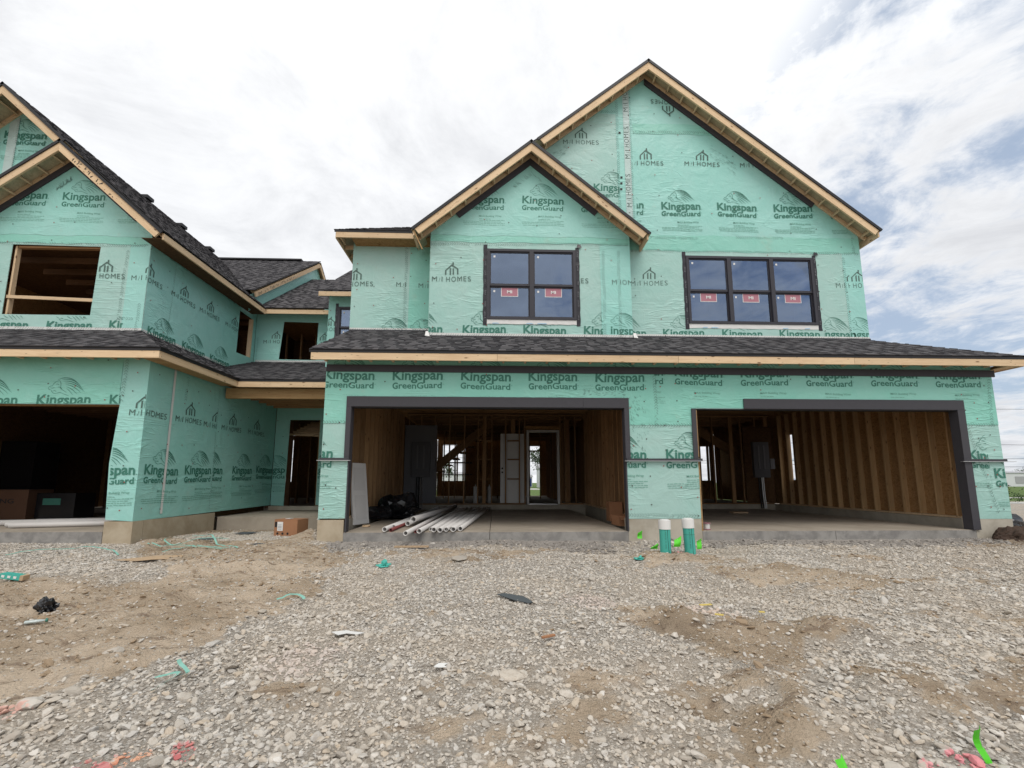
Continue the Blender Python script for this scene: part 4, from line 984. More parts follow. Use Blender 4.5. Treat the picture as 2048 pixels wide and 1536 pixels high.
boxm('porch_side_wall', -3.135, -3.118, 2.2, 4.84, .1, 3.1, M['wrap'], H2)
boxm('porch_slab', -6.25, -3.12, 2.42, 4.95, -.6, .10, M['slab'], H2)
boxm('porch_step', -6.24, -3.14, 4.70, 4.84, .11, .22, M['found'], H2)
board('porch_beam', (-6.21, 2.3, 2.905), (-3.14, 2.3, 2.905), .235, .09, M['beam'], H2)
for k in range(6): boxm('porch_joist', -6.2, -3.15, 2.5 + k * .4, 2.54 + k * .4, 2.93, 3.08, M['stud'], H2)
boxm('porch_ceiling', -6.25, -3.12, 2.35, 4.84, 3.09, 3.11, M['osb'], H2)
# inside behind the porch door and the garage
boxm('interior_floor', -11.6, -3.12, 5.0, 14, -.3, .15, M['slab'], H2)
RW = panel('rear_wall', PY(14), [(-12.4, 0), (-3.12, 0), (-3.12, 3.1), (-12.4, 3.1)], [[(-10.05, .9), (-9.72, .9), (-9.72, 2.88), (-10.05, 2.88)]], M['osb'], H2)
stud_row(H2, (-6.9, 8.0), (-3.3, 8.0), .16, 2.9, .4); stud_row(H2, (-5.1, 5.2), (-5.1, 9), .16, 2.9, .4)
for k in range(7): board('stair_joist', (-6.2, 5.6 + k * .25, 2.3 + k * .09), (-5.3, 5.6 + k * .25, 2.26 + k * .09), .06, .04, M['lumber'], H2)
for k in range(15): boxm('ceiling_joist', -12.3, -6.45, .35 + k * .42, .39 + k * .42, 2.79, 3.05, M['stud_shaded'], H2)
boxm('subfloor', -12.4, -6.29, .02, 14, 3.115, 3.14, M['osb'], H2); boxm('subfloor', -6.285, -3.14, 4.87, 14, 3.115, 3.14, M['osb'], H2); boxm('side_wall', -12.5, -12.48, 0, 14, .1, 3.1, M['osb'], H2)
boxm('garage_rear_wall', -12.4, -6.86, 6.8, 6.82, .05, 3.0, M['osb_shaded'], H2); stud_row(H2, (-11.8, 6.7), (-6.9, 6.7), .1, 2.78, .40, mat='stud_shaded'); stud_row(H2, (-6.50, .4), (-6.50, 6.5), .1, 2.78, .40, mat='stud_shaded')
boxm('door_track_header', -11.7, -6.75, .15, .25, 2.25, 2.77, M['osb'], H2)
for x, w_ in ((-8.9, .3), (-8.2, .28)): boxm('backing_sheet', x, x + w_, 6.66, 6.68, .3, 2.5, M['drywall'], H2)
# lower roofs: front, side, porch
roof('lower_roof', (-5.83, -.385, 3.192), (-1, 0, 0), (0, 1, .5), [(0, 0), (7.2, 0), (7.2, 1.75 * k5), (1.75, 1.75 * k5)], H2)
roof('lower_roof_side', (-5.83, -.385, 3.192), (0, 1, 0), (-1, 0, .5), [(0, 0), (2.445, 0), (4.79, 1.745 * k5), (1.72, 1.745 * k5)], H2)
k37 = math.sqrt(1 + .37 ** 2)
roof('porch_roof', (-5.83, 2.06, 3.192), (1, 0, 0), (0, 1, .37), [(0, 0), (2.69, 0), (2.69, 3.8 * k37), (-1.75, 3.8 * k37), (-1.75, 1.75 / .74 * k37)], H2)
fascia('fascia_board', (-13, -.357, 3.08), (-5.85, -.357, 3.08), H2, .127); fascia('fascia_board', (-5.868, -.335, 3.08), (-5.868, 2.06, 3.08), H2, .127)
fascia('fascia_board', (-5.885, 2.083, 3.08), (-3.15, 2.083, 3.08), H2, .127)
boxm('drip_edge', -13, -5.835, -.384, -.34, 3.146, 3.178, M['edge_black'], H2); boxm('drip_edge', -5.848, -5.832, -.34, 2.05, 3.146, 3.178, M['edge_black'], H2); boxm('drip_edge', -5.84, -3.15, 2.055, 2.075, 3.146, 3.178, M['edge_black'], H2)
boxm('soffit_board', -6.2, -5.89, -.30, 2.05, 3.03, 3.042, M['beam'], H2)
for k in range(12): board('rafter_tail', (-10.5 + k * .405, -.33, 3.10), (-10.5 + k * .405, -.03, 3.10), .07, .038, M['lumber'], H2)
# upstairs
w1 = panel('gable_wall', PY(1.35), [(-11.3, 3.6), (-7.55, 3.6), (-7.55, 6.44), (-9.4, 8.04), (-11.3, 6.52)], [[(-10.47, 4.40), (-8.655, 4.40), (-8.62, 5.96), (-10.47, 5.98)]], M['wrap'], H2, back=M['osb'])
w2 = panel('gable_wall', PY(1.52), [(-14.4, 6.2), (-7.6, 6.4), (-10.8, 9.36)], (), M['wrap_mid'], H2, back=M['osb'])
ux = Plane('X', -7.55)
w3 = panel('side_wall', ux, [(1.3625, 3.9), (5.80, 4.2), (5.80, 6.15), (1.3625, 6.15)], [[(4.85, 4.62), (5.56, 4.66), (5.60, 5.88), (4.87, 5.90)]], M['wrap_mid'], H2, back=M['osb'])
w4 = panel('front_wall', PY(5.80), [(-7.54, 4.2), (-4.84, 4.2), (-4.84, 6.15), (-7.54, 6.15)], [[(-6.78, 4.68), (-5.64, 4.66), (-5.62, 5.88), (-6.69, 5.90)]], M['wrap_mid'], H2, back=M['osb'])
# rough framing in the openings
board('loose_brace', (-10.47, 1.40, 4.81), (-8.64, 1.40, 4.75), .07, .04, M['lumber'], H2)
board('opening_stud', (-10.44, 1.45, 4.40), (-10.44, 1.45, 5.98), .04, .09, M['lumber'], H2, (1, 0, 0)); board('opening_stud', (-7.60, 5.57, 4.66), (-7.60, 5.60, 5.88), .04, .12, M['lumber'], H2, (0, 1, 0))
board('opening_header', (-10.4, 1.45, 5.96), (-8.65, 1.45, 5.955), .04, .09, M['stud'], H2)
for k in range(8): board('ceiling_joist', (-11.2, 2.2 + k * .6, 6.04), (-7.6, 2.2 + k * .6, 6.04), .14, .04, M['stud_shaded'], H2)
for k in range(9): board('stud', (-11.4 + k * .42, 7.2, 3.3), (-11.4 + k * .42, 7.2, 5.9), .04, .09, M['stud_shaded'], H2, (1, 0, 0))
boxm('inner_partition', -12.9, -7.6, 7.3, 7.32, 3.2, 6.1, M['osb_shaded'], H2); boxm('inner_partition', -7.5, -4.86, 8.4, 8.42, 3.2, 6.1, M['osb_shaded'], H2)
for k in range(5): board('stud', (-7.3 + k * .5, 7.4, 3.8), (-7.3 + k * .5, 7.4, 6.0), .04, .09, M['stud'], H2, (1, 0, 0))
boxm('upper_ceiling', -13, -7.57, 1.53, 12, 6.16, 6.19, M['osb_shaded'], H2); boxm('upper_ceiling', -7.565, -4.86, 5.82, 11.9, 6.16, 6.19, M['osb'], H2); boxm('upper_side_wall', -13.0, -12.98, 1.4, 12, 3.1, 6.2, M['osb'], H2); boxm('upper_rear_wall', -13, -4.84, 12, 12.02, 3.1, 9.3, M['osb'], H2)
gl1 = rect_lines(-11.3, -7.555, 3.62, 8.2) + gl(0, -9.4, 8.00, .87)
o = Print(PY(1.35), gl1, .006, [(-10.47, -8.63, 4.40, 5.97)]); o.rect('wrap_sat', -11.3, -7.555, 6.02, 6.20); o.rect('wrap_mid', -7.98, -7.555, 3.62, 6.01); o.rect('wrap_mid', -11.3, -7.555, 6.205, 8.1); o.build(w1)
p = Print(PY(1.35), gl1, .0085, [(-10.47, -8.63, 4.40, 5.97)])
for u in (-10.80, -9.51, ): p.K(u, 4.09, [(0, 1, 4.37)], fine=False)
p.K(-8.23, 4.11, [(0, 1, 4.37), (1, 0, -7.95)], fine=False)
for u in (-10.82, -9.575, -8.33): p.K(u, 7.05)
p.H(-8.86, 5.235, [(-1, 0, 8.63)]); p.H(-7.88, 5.21)
for a, b in (((-11.2, 5.98), (-7.56, 5.96)), ((-8.03, 4.3), (-8.0, 5.95)), ((-7.64, 4.05), (-7.62, 4.7)), ((-8.1, 4.3), (-7.7, 4.3))): p.zig(a, b)
p.rect('white_tape', -11.3, -7.555, 4.07, 4.135); p.zig((-11.3, 4.08), (-7.56, 4.08), rows=1, w=.055); p.nails(-11, -7.7, 4.1, 7.9, .45, .45)
for k in range(90):
    u = random.uniform(-9.75, -9.42); p.add('ink_soft', stroke([(u, 7.66 + (u + 9.4) * .8 - random.uniform(0, .16)), (u + .02, 7.65 + (u + 9.4) * .8 - .08)], .004, wm=.010))
p.build(w1)
p = Print(PY(1.52), [(.9, 1, 9.36 - .9 * 10.8 - .05), (-.9, 1, 9.3 + .9 * 10.8)], .0085); p.K(-11.22, 8.64); p.H(-10.98, 8.5 + .4, rot=90); p.H(-11.02, 7.75 + .1, rot=90)
p.rect('wrap_grey', -11.13, -10.93, 7.6, 9.3); p.zig((-10.9, 7.5), (-10.9, 9.2)); p.build(w2)
p = Print(ux, rect_lines(1.36, 5.78, 3.95, 6.1), .0085, [(4.85, 5.6, 4.6, 5.9)])
for u in (.95, 2.08, 3.10, 4.22): p.H(u, 5.16 + u * .012, lines=[(1, 0, 4.84)])
for u in (1.50, 2.60, 3.68): p.K(u, 4.07, fine=False, w=.86)
p.zig((2.1, 4.1), (2.15, 6.0), rows=1); p.rect('white_tape', 1.36, 4.4, 4.06, 4.12); p.zig((1.36, 4.065), (4.4, 4.065), rows=1, w=.05); p.nails(1.5, 4.8, 4.2, 6.0, .45, .45); p.build(w3)
p = Print(PY(5.80), rect_lines(-7.52, -4.86, 4.3, 6.1), .0085, [(-6.76, -5.62, 4.66, 5.9)]); p.H(-7.28, 5.18, [(1, 0, -6.76)], logo=False); p.add('ink_grey', housepolys(-6.90 + .0, 5.33, .9)); p.H(-5.72, 5.15, [(-1, 0, 5.62)], logo=False); p.add('ink_grey', housepolys(-5.42, 5.31, .9), [(-1, 0, 5.62)])
p.rect('white_tape', -7.5, -4.86, 4.59, 4.65); p.zig((-7.5, 4.595), (-4.86, 4.595), rows=1, w=.05); p.zig((-7.46, 4.6), (-7.44, 5.4), rows=1); p.build(w4)
# big roof of the left house: gable, small gable sharing its right slope, main ridge, lower rear plane
slope('gable_roof', -10.8, 9.55, .95, 8.8, .90, 3.77, 1, H2, poly=[(0, 0), (4.35, 0), (7.85, 3.77 * math.sqrt(1.81)), (0, 3.77 * math.sqrt(1.81))])
slope('gable_roof', -10.8, 9.55, .95, 8.8, .90, 3.77, -1, H2)
slope('gable_roof', -9.4, 8.19, .94, 1.6, .80, 2.4, -1, H2)
rake(H2, (-10.8, 9.55, .95), (-9.3, 8.20), 1.52); rake(H2, (-10.8, 9.55, .95), (-14.5, 6.2), 1.52)
rake(H2, (-9.4, 8.20, .93), (-7.03, 6.115), 1.35, 2.02); rake(H2, (-9.4, 8.20, .93), (-11.8, 6.28), 1.35, 2.2)
fascia('fascia_board', (-7.06, 1.0, 6.03), (-7.06, 5.33, 6.03), H2, .135)
boxm('eave_soffit', -7.5, -7.09, 1.0, 5.4, 5.985, 5.995, M['osb_shaded'], H2)  # stands for open rafter bays, their shade put into the board colour
fascia('fascia_board', (-7.05, 5.36, 6.06), (-4.86, 5.36, 6.06), H2, .13)
roof('rear_roof', (-7.2, 5.32, 6.165), (1, 0, 0), (0, 1, .7), [(-.3, 0), (2.4, 0), (2.4, 3.85 * k7), (-.3, 3.85 * k7)], H2, single=False)
roof('main_roof', (-7.18, 4.87, 6.54), (-1, 0, 0), (0, 1, .7), [(0, 0), (6, 0), (6, 4.7 * k7), (0, 4.7 * k7)], H2, single=False)
roof('main_roof', (-7.18, 14.2, 6.54), (-1, 0, 0), (0, -1, .7), [(0, 0), (6, 0), (6, 4.62 * k7), (0, 4.62 * k7)], H2, single=False)
gx = Plane('X', -7.32)
gwl = panel('gable_end_wall', gx, [(4.9, 5.9), (9.5, 8.9), (14, 5.9), (14, 6.3), (9.54, 9.62), (4.9, 6.40)], (), M['wrap_mid'], H2, back=M['osb'])
fascia('bargeboard', (-7.20, 4.95, 6.43), (-7.20, 9.52, 9.63), H2, .14, seg=6, wdir=(0, -.57, .82)); fascia('bargeboard', (-7.20, 9.56, 9.63), (-7.20, 12, 7.95), H2, .14, wdir=(0, .57, .82))
board('ridge_vent', (-12, 9.53, 9.83), (-7.9, 9.53, 9.83), .06, .25, M['edge_black'], H2)
for yy in (4.95, 6.5, 8.05):
    MB().box(-10.93, -10.67, yy, yy + .28, 9.50, 9.60).build('roof_vent', M['edge_black'], H2)
def scribble(pl, a, d, u, L, h, parent, seed):
    r = random.Random(seed); P = Print(pl, [], .004); t = 0
    while t < L:
        q = []; n_ = r.choice((2, 3, 3, 4))
        for j in range(n_): q.append((t + r.uniform(0, .05), r.uniform(-h, h)))
        q = [(a[0] + d[0] * x + u[0] * y, a[1] + d[1] * x + u[1] * y) for x, y in q]
        P.add('ink_black', stroke(q, .017)); t += r.choice((.05, .07, .07, .16))
    P.build(parent)
l_ = math.hypot(2.37, 2.085); dd = (2.37 / l_, -2.085 / l_); uu = (-dd[1], dd[0])
scribble(PY(.941), (-9.4 + dd[0] * .55 - uu[0] * .135, 8.20 + dd[1] * .55 - uu[1] * .135), dd, uu, 1.25, .055, H2, 4)
l_ = math.hypot(1, .7)
scribble(Plane('X', -7.181), (5.1, 6.53), (1 / l_, .7 / l_), (-.7 / l_, 1 / l_), 3.2, .05, H2, 8)

# ================================================================== GRAVEL
def H(x, y): return float(height(np.array([x]), np.array([y]))[0])
PAINT = [(-1.82, -5.95, .12, (.50, .04, .07)), (-1.66, -6.02, .08, (.52, .08, .12)), (-1.52, -5.80, .07, (.50, .03, .05)), (-1.42, -5.95, .08, (.72, .30, .14)), (-1.72, -5.84, .08, (.72, .30, .14)), (-2.7, -5.5, .12, (.62, .30, .24)),
         (2.24, -6.02, .085, (.75, .16, .22)), (2.02, -6.08, .06, (.75, .2, .25)), (2.72, -1.52, .26, (.55, .10, .12)), (1.95, -3.95, .34, (.62, .47, .40)), (.95, -3.6, .30, (.58, .47, .43)), (-1.35, -4.8, .3, (.56, .46, .42))]
def painted(n, geo, col):
    for i, (x, y, r, c) in enumerate(PAINT):
        d = n.n('ShaderNodeVectorMath', {0: n.n('ShaderNodeVectorMath', {0: geo, 1: (1, 1, 0)}, operation='MULTIPLY').outputs[0], 1: (x, y, 0)}, operation='DISTANCE').outputs['Value']
        nz = n.noise(geo, 14 + i, 3, .7).outputs[0]
        f = n.smooth(n.math('ADD', n.math('DIVIDE', d, r), n.math('MULTIPLY', n.math('SUBTRACT', nz, .5), 2.6)), 1.0, .62)
        col = n.mix(n.math('MULTIPLY', f, .62 if c[1] < .4 else .40), col, c + (1,))
    return col
def rock_mat():
    m, n = newmat('crushed limestone'); c = objco(n); geo = n.n('ShaderNodeNewGeometry').outputs['Position']
    oi = n.n('ShaderNodeObjectInfo').outputs['Random']
    base = n.ramp(oi, (0.0, (.33, .30, .265, 1)), (.18, (.44, .40, .345, 1)), (.38, (.51, .465, .405, 1)), (.58, (.46, .435, .40, 1)), (.76, (.54, .505, .455, 1)), (.88, (.46, .38, .29, 1)), (1.0, (.64, .615, .575, 1)))
    ns = n.noise(geo, 34, 5, .7).outputs[0]
    col = n.mix(n.math('MULTIPLY', n.smooth(ns, .46, .72), .5), base, (.30, .235, .17, 1))
    dust = n.smooth(n.noise(geo, .75, 4, .6).outputs[0], .42, .60)
    col = n.mix(n.math('MULTIPLY', dust, .24), col, (.47, .39, .30, 1))
    col = painted(n, geo, col)
    return finish(m, n, col, .9, n.noise(geo, 90, 4, .7).outputs[0], .5, .004, .2)
M['rock'] = rock_mat()
def rock_mesh(seed, sub=2):
    r = random.Random(seed); bm = bmesh.new(); bmesh.ops.create_icosphere(bm, subdivisions=sub, radius=1.0)
    for k in range(9):                                  # knock flat facets off
        nn = Vector((r.gauss(0, 1), r.gauss(0, 1), r.gauss(0, 1))).normalized(); d = r.uniform(.55, .85)
        for v in bm.verts:
            t = v.co.dot(nn)
            if t > d: v.co -= nn * (t - d)
    sx, sy, sz = r.uniform(.9, 1.4), r.uniform(.7, 1.1), r.uniform(.35, .6)
    for v in bm.verts: v.co = Vector((v.co.x * sx, v.co.y * sy, v.co.z * sz)) * (1 + r.uniform(-.04, .04))
    me = bpy.data.meshes.new('rock'); bm.to_mesh(me); bm.free(); me.materials.append(M['rock']); return me
rock_meshes = [rock_mesh(i) for i in range(12)]
rc = bpy.data.collections.new('rock_shapes')
for i, me_ in enumerate(rock_meshes): rc.objects.link(bpy.data.objects.new('rock_shape', me_))
def scatter(name, n, xr, yr, med, sig, keep, lo=.006, hi=.075, sink=.15):
    x = RNG.uniform(*xr, n); y = RNG.uniform(*yr, n)
    cx = np.abs(x - .04 * (y + 8.28)); ok = cx < (y + 8.9) * 1.32 + 1.0
    x, y = x[ok], y[ok]; k = keep(x, y) > RNG.uniform(0, 1, len(x)); x, y = x[k], y[k]
    r = np.clip(med * np.exp(RNG.normal(0, sig, len(x))), lo, hi)
    z = height(x, y) + r * sink
    me = bpy.data.meshes.new(name); me.vertices.add(len(x)); me.vertices.foreach_set('co', np.stack([x, y, z], -1).reshape(-1).astype(np.float32))
    a = me.attributes.new('size', 'FLOAT', 'POINT'); a.data.foreach_set('value', r.astype(np.float32))
    rot = np.stack([RNG.normal(0, .35, len(x)), RNG.normal(0, .35, len(x)), RNG.uniform(0, 6.28, len(x))], -1)
    a = me.attributes.new('turn', 'FLOAT_VECTOR', 'POINT'); a.data.foreach_set('vector', rot.reshape(-1).astype(np.float32))
    o = link(name, me, None, None, None, kind='stuff')
    g = bpy.data.node_groups.new(name, 'GeometryNodeTree'); g.interface.new_socket('Geometry', in_out='INPUT', socket_type='NodeSocketGeometry'); g.interface.new_socket('Geometry', in_out='OUTPUT', socket_type='NodeSocketGeometry')
    N_ = g.nodes; gi, go = N_.new('NodeGroupInput'), N_.new('NodeGroupOutput')
    ci = N_.new('GeometryNodeCollectionInfo'); ci.inputs[0].default_value = rc; ci.inputs['Separate Children'].default_value = True; ci.inputs['Reset Children'].default_value = True
    ip = N_.new('GeometryNodeInstanceOnPoints'); ip.inputs['Pick Instance'].default_value = True
    s_ = N_.new('GeometryNodeInputNamedAttribute'); s_.data_type = 'FLOAT'; s_.inputs[0].default_value = 'size'
    t_ = N_.new('GeometryNodeInputNamedAttribute'); t_.data_type = 'FLOAT_VECTOR'; t_.inputs[0].default_value = 'turn'
    L = g.links.new; L(gi.outputs[0], ip.inputs['Points']); L(ci.outputs[0], ip.inputs['Instance']); L(t_.outputs[0], ip.inputs['Rotation']); L(s_.outputs[0], ip.inputs['Scale']); L(ip.outputs[0], go.inputs[0])
    md = o.modifiers.new('scatter', 'NODES'); md.node_group = g
    return o
def coarse(x, y): return ss(-3.5, -5.6, y) * ss(1.2, -1.5, x) + ss(1.0, 2.4, x) * ss(-2.5, -5, y) * .8 + ss(4.5, 6, x) * .35
gm = lambda x, y: ss(.30, .75, gravel_mask(x, y) + fbm(x * 7, y * 7, 51, 2) * .3)
clear = lambda x, y: np.where((y > .0) & ((x > -3.15) | (x < -6.2)), 0, 1) * np.where(y > 2.38, 0, 1)
spillz = lambda x, y: 1 - .85 * ss(-.75, -.35, y + fbm(x * 2, y * 2, 17, 3) * .5) * np.where(((x > -2.9) & (x < 2.3)) | ((x > 3.7) & (x < 8.8)), 1, 0)
scatter('gravel', 400000, (-11, 12.5), (-7.1, 2.4), .0095, .42, lambda x, y: gm(x, y) * clear(x, y) * spillz(x, y) * .98, .005, .03)
scatter('gravel', 40000, (-11, 12.5), (-7.1, 2.4), .0165, .30, lambda x, y: gm(x, y) * clear(x, y) * (.35 + .65 * coarse(x, y)) * (.35 + .9 * ss(-.1, .15, fbm(x * 2, y * 2, 63, 3))), .012, .045)
scatter('gravel', 5200, (-11, 12.5), (-7.1, .0), .029, .25, lambda x, y: gm(x, y) * (.03 + .8 * coarse(x, y)), .022, .062, .3)
scatter('pebbles', 80000, (-11, 12.5), (-7.1, 2.4), .008, .5, lambda x, y: clear(x, y) * (.45 + .55 * ss(-.05, .2, fbm(x * 3, y * 3, 71, 3)) + .5 * ss(.5, 1.2, x)) * (1 - .6 * gm(x, y)), .004, .04, .1)
# clods of broken soil on the bare ground
M['clod'] = plain('dry soil clod', (.30, .22, .145, 1), .95, .35, 25, bs=.6)
_rc = rc; rc = bpy.data.collections.new('clod_shapes')
for i in range(5):
    me_ = rock_mesh(60 + i); me_.materials.clear(); me_.materials.append(M['clod']); rc.objects.link(bpy.data.objects.new('clod_shape', me_))
scatter('soil_clods', 70000, (-11, 12.5), (-7.1, 2.2), .0095, .55, lambda x, y: clear(x, y) * (1 - gm(x, y)) * (.12 + .88 * ss(.02, .16, np.abs(fbm(x * 1.7, y * 4.5, 91, 4)))) * .8, .005, .06, .1)
# poured concrete spill along the footing
M['spill'] = plain('rough concrete spill', (.27, .245, .22, 1), .9, .3, 20, bs=.8)
rc = bpy.data.collections.new('spill_shapes')
for i in range(5):
    me_ = rock_mesh(80 + i); me_.materials.clear(); me_.materials.append(M['spill']); rc.objects.link(bpy.data.objects.new('spill_shape', me_))
scatter('concrete_spill', 15000, (-2.8, 8.9), (-.85, .0), .024, .45, lambda x, y: ss(-.75, -.25, y + fbm(x * 1.5, y, 15, 3) * .7) * np.where((x > 2.0) & (x < 3.7), .15, 1), .008, .06, .0)
def footing(x0, x1, parent):
    mb = MB(); n = int((x1 - x0) / .05); prof = ((.02, .0), (-.10, -.03), (-.26, -.09), (-.42, -.20))
    xs_ = [x0 + (x1 - x0) * i / n for i in range(n + 1)]
    for i, x in enumerate(xs_):
        for j, (y, z) in enumerate(prof):
            a = float(fbm(np.array([x * 2.3]), np.array([j * 1.7]), 44, 4)[0])
            mb.v.append((x, y + a * .22 * (j > 0), z - .155 + a * .10 * (j > 0)))
    for i in range(n):
        for j in range(3): b = i * 4 + j; mb.f.append((b, b + 1, b + 5, b + 4))
    mb.build('footing_spill', M['spill'], parent, True)
footing(-2.7, 2.2, H1); footing(3.75, 8.7, H1)

# ================================================================== LOOSE THINGS
def rotz(a, loc): m = Matrix.Rotation(a, 4, 'Z'); m.translation = Vector(loc); return m
def pipe(p0, p1, r, label, group='white plastic pipes on the garage floor', mat='white', cat='pipe'):
    p0, p1 = Vector(p0), Vector(p1); mb = MB(); d = (p1 - p0); L = d.length; seg = 14
    for R, zz in ((r, 0), (r, L), (r * .80, L), (r * .80, 0)):
        for k in range(seg): t = 2 * math.pi * k / seg; mb.v.append((R * math.cos(t), R * math.sin(t), zz))
    for a, b in ((0, 1), (1, 2), (2, 3), (3, 0)):
        for k in range(seg): k2 = (k + 1) % seg; mb.f.append((a * seg + k, a * seg + k2, b * seg + k2, b * seg + k))
    q = d.to_track_quat('Z', 'Y').to_matrix().to_4x4(); q.translation = p0
    return thing('plastic_pipe', label, cat, group=group, data=mb.mesh('pipe', True), mat=M[mat], mtx=q)
M['pvc'] = plain('dusty white pipe', (.60, .575, .55, 1), .45, .08, 4)
M['pvc_red'] = plain('dull red pipe', (.22, .06, .055, 1), .5, .1)
ORD = ['first', 'second', 'third', 'fourth', 'fifth', 'sixth', 'seventh', 'eighth', 'ninth', 'tenth', 'eleventh', 'twelfth', 'thirteenth']
near = [(-1.94, -.02, .044, 0), (-1.84, .02, .030, 1), (-1.875, .40, .044, 0), (-1.457, -.62, .040, 0), (-1.29, -.30, .042, 0), (-1.137, .06, .036, 0), (-1.069, -.10, .044, 0), (-.955, -.16, .044, 0), (-.888, .02, .036, 0), (-.86, -.02, .040, 0), (-.775, .10, .040, 0), (-.735, -.05, .044, 0), (-.62, .05, .044, 0)]
far_ = [(-1.80, 6.3), (-1.7, 5.9), (-1.62, 6.5), (-1.30, 5.8), (-1.05, 5.9), (-.98, 6.0), (-.86, 6.1), (-.72, 6.2), (-.62, 6.0), (-.55, 6.3), (-.42, 6.4), (-.30, 6.1), (-.18, 6.35)]
rank = {p: i for i, p in enumerate(sorted([q for q in near if not q[3]], key=lambda q: q[0] / (q[1] + 8.28)))}
for (x, y, r, red), (fx, fy) in zip(near, far_):
    LB = None if red else 'white floor pipe whose open near end is ' + ORD[rank[(x, y, r, red)]] + ' from the left in the bundle'
    pipe((x, y, r + .006), (fx, fy, r + .03), r, LB if not red else 'dull red plastic pipe half hidden at the left end of the bundle', mat='pvc_red' if red else 'pvc')
pipe((-1.70, .85, .075), (-1.42, 6.2, .1), .048, 'second thickest white pipe, lying beside the thickest one on top of the bundle', mat='pvc')
pipe((-1.63, 1.05, .135), (-1.25, 6.4, .12), .060, 'thickest white pipe lying on top of the left garage bundle', mat='pvc')
pipe((-1.36, -.22, .030), (-1.12, 5.2, .03), .026, 'dark red pipe lying in the middle of the white bundle', mat='pvc_red')
for k, (x, y, r, x2, y2) in enumerate(((-9.13, .76, .05, -6.9, 1.55), (-8.97, .72, .045, -6.85, 1.40), (-8.90, .60, .05, -6.85, 1.25), (-9.6, 1.1, .055, -6.9, 1.75), (-9.5, 1.3, .05, -6.9, 1.9), (-9.3, 1.5, .05, -6.95, 2.1))):
    pipe((x, y, r + .035), (x2, y2, r + .035), r, ['long white pipe at the far left garage, its open end leftmost of the front three', 'white pipe of the far left garage, open end in the middle of the front three', 'frontmost white pipe in the far left garage, nearest the slab edge', 'white pipe lying just behind the front three in the far left garage', 'second pipe from the back in the far left garage row', 'rearmost white pipe of the row in the far left garage'][k], 'white pipes in the far left garage', 'pvc')

def crumple(name, label, cat, loc, size, mat, seed=1, group=None, sub=4, rough=.35):
    bm = bmesh.new(); bmesh.ops.create_icosphere(bm, subdivisions=sub, radius=1); r = random.Random(seed)
    P = np.array([v.co[:] for v in bm.verts]); d = np.zeros(len(P))
    for k in range(34):                                  # triangle waves make sharp creases
        n_ = np.array([r.gauss(0, 1) for _ in range(3)]); n_ /= np.linalg.norm(n_); fq = r.uniform(.6, 3.2)
        d += (np.abs(((P @ n_) * fq + r.random()) % 1.0 - .5) - .25) * r.uniform(.3, .9) / fq
    for v, k in zip(bm.verts, d): v.co *= max(.25, 1 + k * rough * 2.4); v.co.x *= size[0]; v.co.y *= size[1]; v.co.z = max(v.co.z * size[2] * 1.6, -.2 * size[2])
    me = bpy.data.meshes.new(name); bm.to_mesh(me); bm.free()
    return thing(name, label, cat, group=group, data=me, mat=mat, mtx=Matrix.Translation(loc))
M['black_plastic'] = plain('black polythene', (.010, .010, .012, 1), .25, .3, 10, spec=.6)
crumple('plastic_heap', 'crumpled black plastic heap against the left wall of the left garage', 'plastic sheet', (-2.45, 3.0, .08), (.55, .40, .20), M['black_plastic'], 3)
crumple('trash_bag', 'shiny black plastic bag scrap lying on bare soil at far left', 'bag', (-4.40, -3.42, H(-4.40, -3.42) + .03), (.085, .065, .06), M['black_plastic'], 5)
crumple('plastic_scrap', 'small black plastic scrap on the dark soil at the right house corner', 'plastic sheet', (10.3, .6, H(10.3, .6) + .05), (.4, .1, .12), M['black_plastic'], 9)
# leaning white door panel
dp = thing('door_panel', 'white panel leaning against the inside of the left garage jamb', 'panel', (-2.84, 1.45, 0))
m_ = Matrix.Rotation(math.radians(68), 4, 'Z'); m_ = Matrix.Translation((-2.80, 1.55, .005)) @ m_ @ Matrix.Rotation(math.radians(-7), 4, 'X')
mb = MB(); mb.box(-.25, .25, -.018, .018, 0, 1.28, m_); mb.build('slab', M['white'], dp)
for z0, z1 in ((.10, .6), (.7, 1.18)): mb = MB(); mb.box(-.17, .17, -.026, -.019, z0, z1, m_); mb.build('raised_panel', M['flash_white'], dp)
# white slab door stored behind the studs
ds = thing('stored_door', 'white slab door standing behind the studs beside the white doorway', 'door', (.6, 7.0, .2))
boxm('slab', .17, .97, 6.95, 6.99, .20, 2.49, M['white'], ds)
for z in (1.2, 1.33): MB().tube([(.235, 6.94, z), (.235, 6.949, z)], .03, 12).build('lock_hole', M['edge_black'], ds)
ws = thing('white_scrap', 'white triangular sheet scrap leaning at the porch side of the left pier', 'sheet', (-3.3, .9, .1))
MB().quad((-3.62, 1.3, .12), (-3.28, .9, .10), (-3.24, 1.1, .62), (-3.26, 1.12, .64)).build('sheet', M['flash_white'], ws)
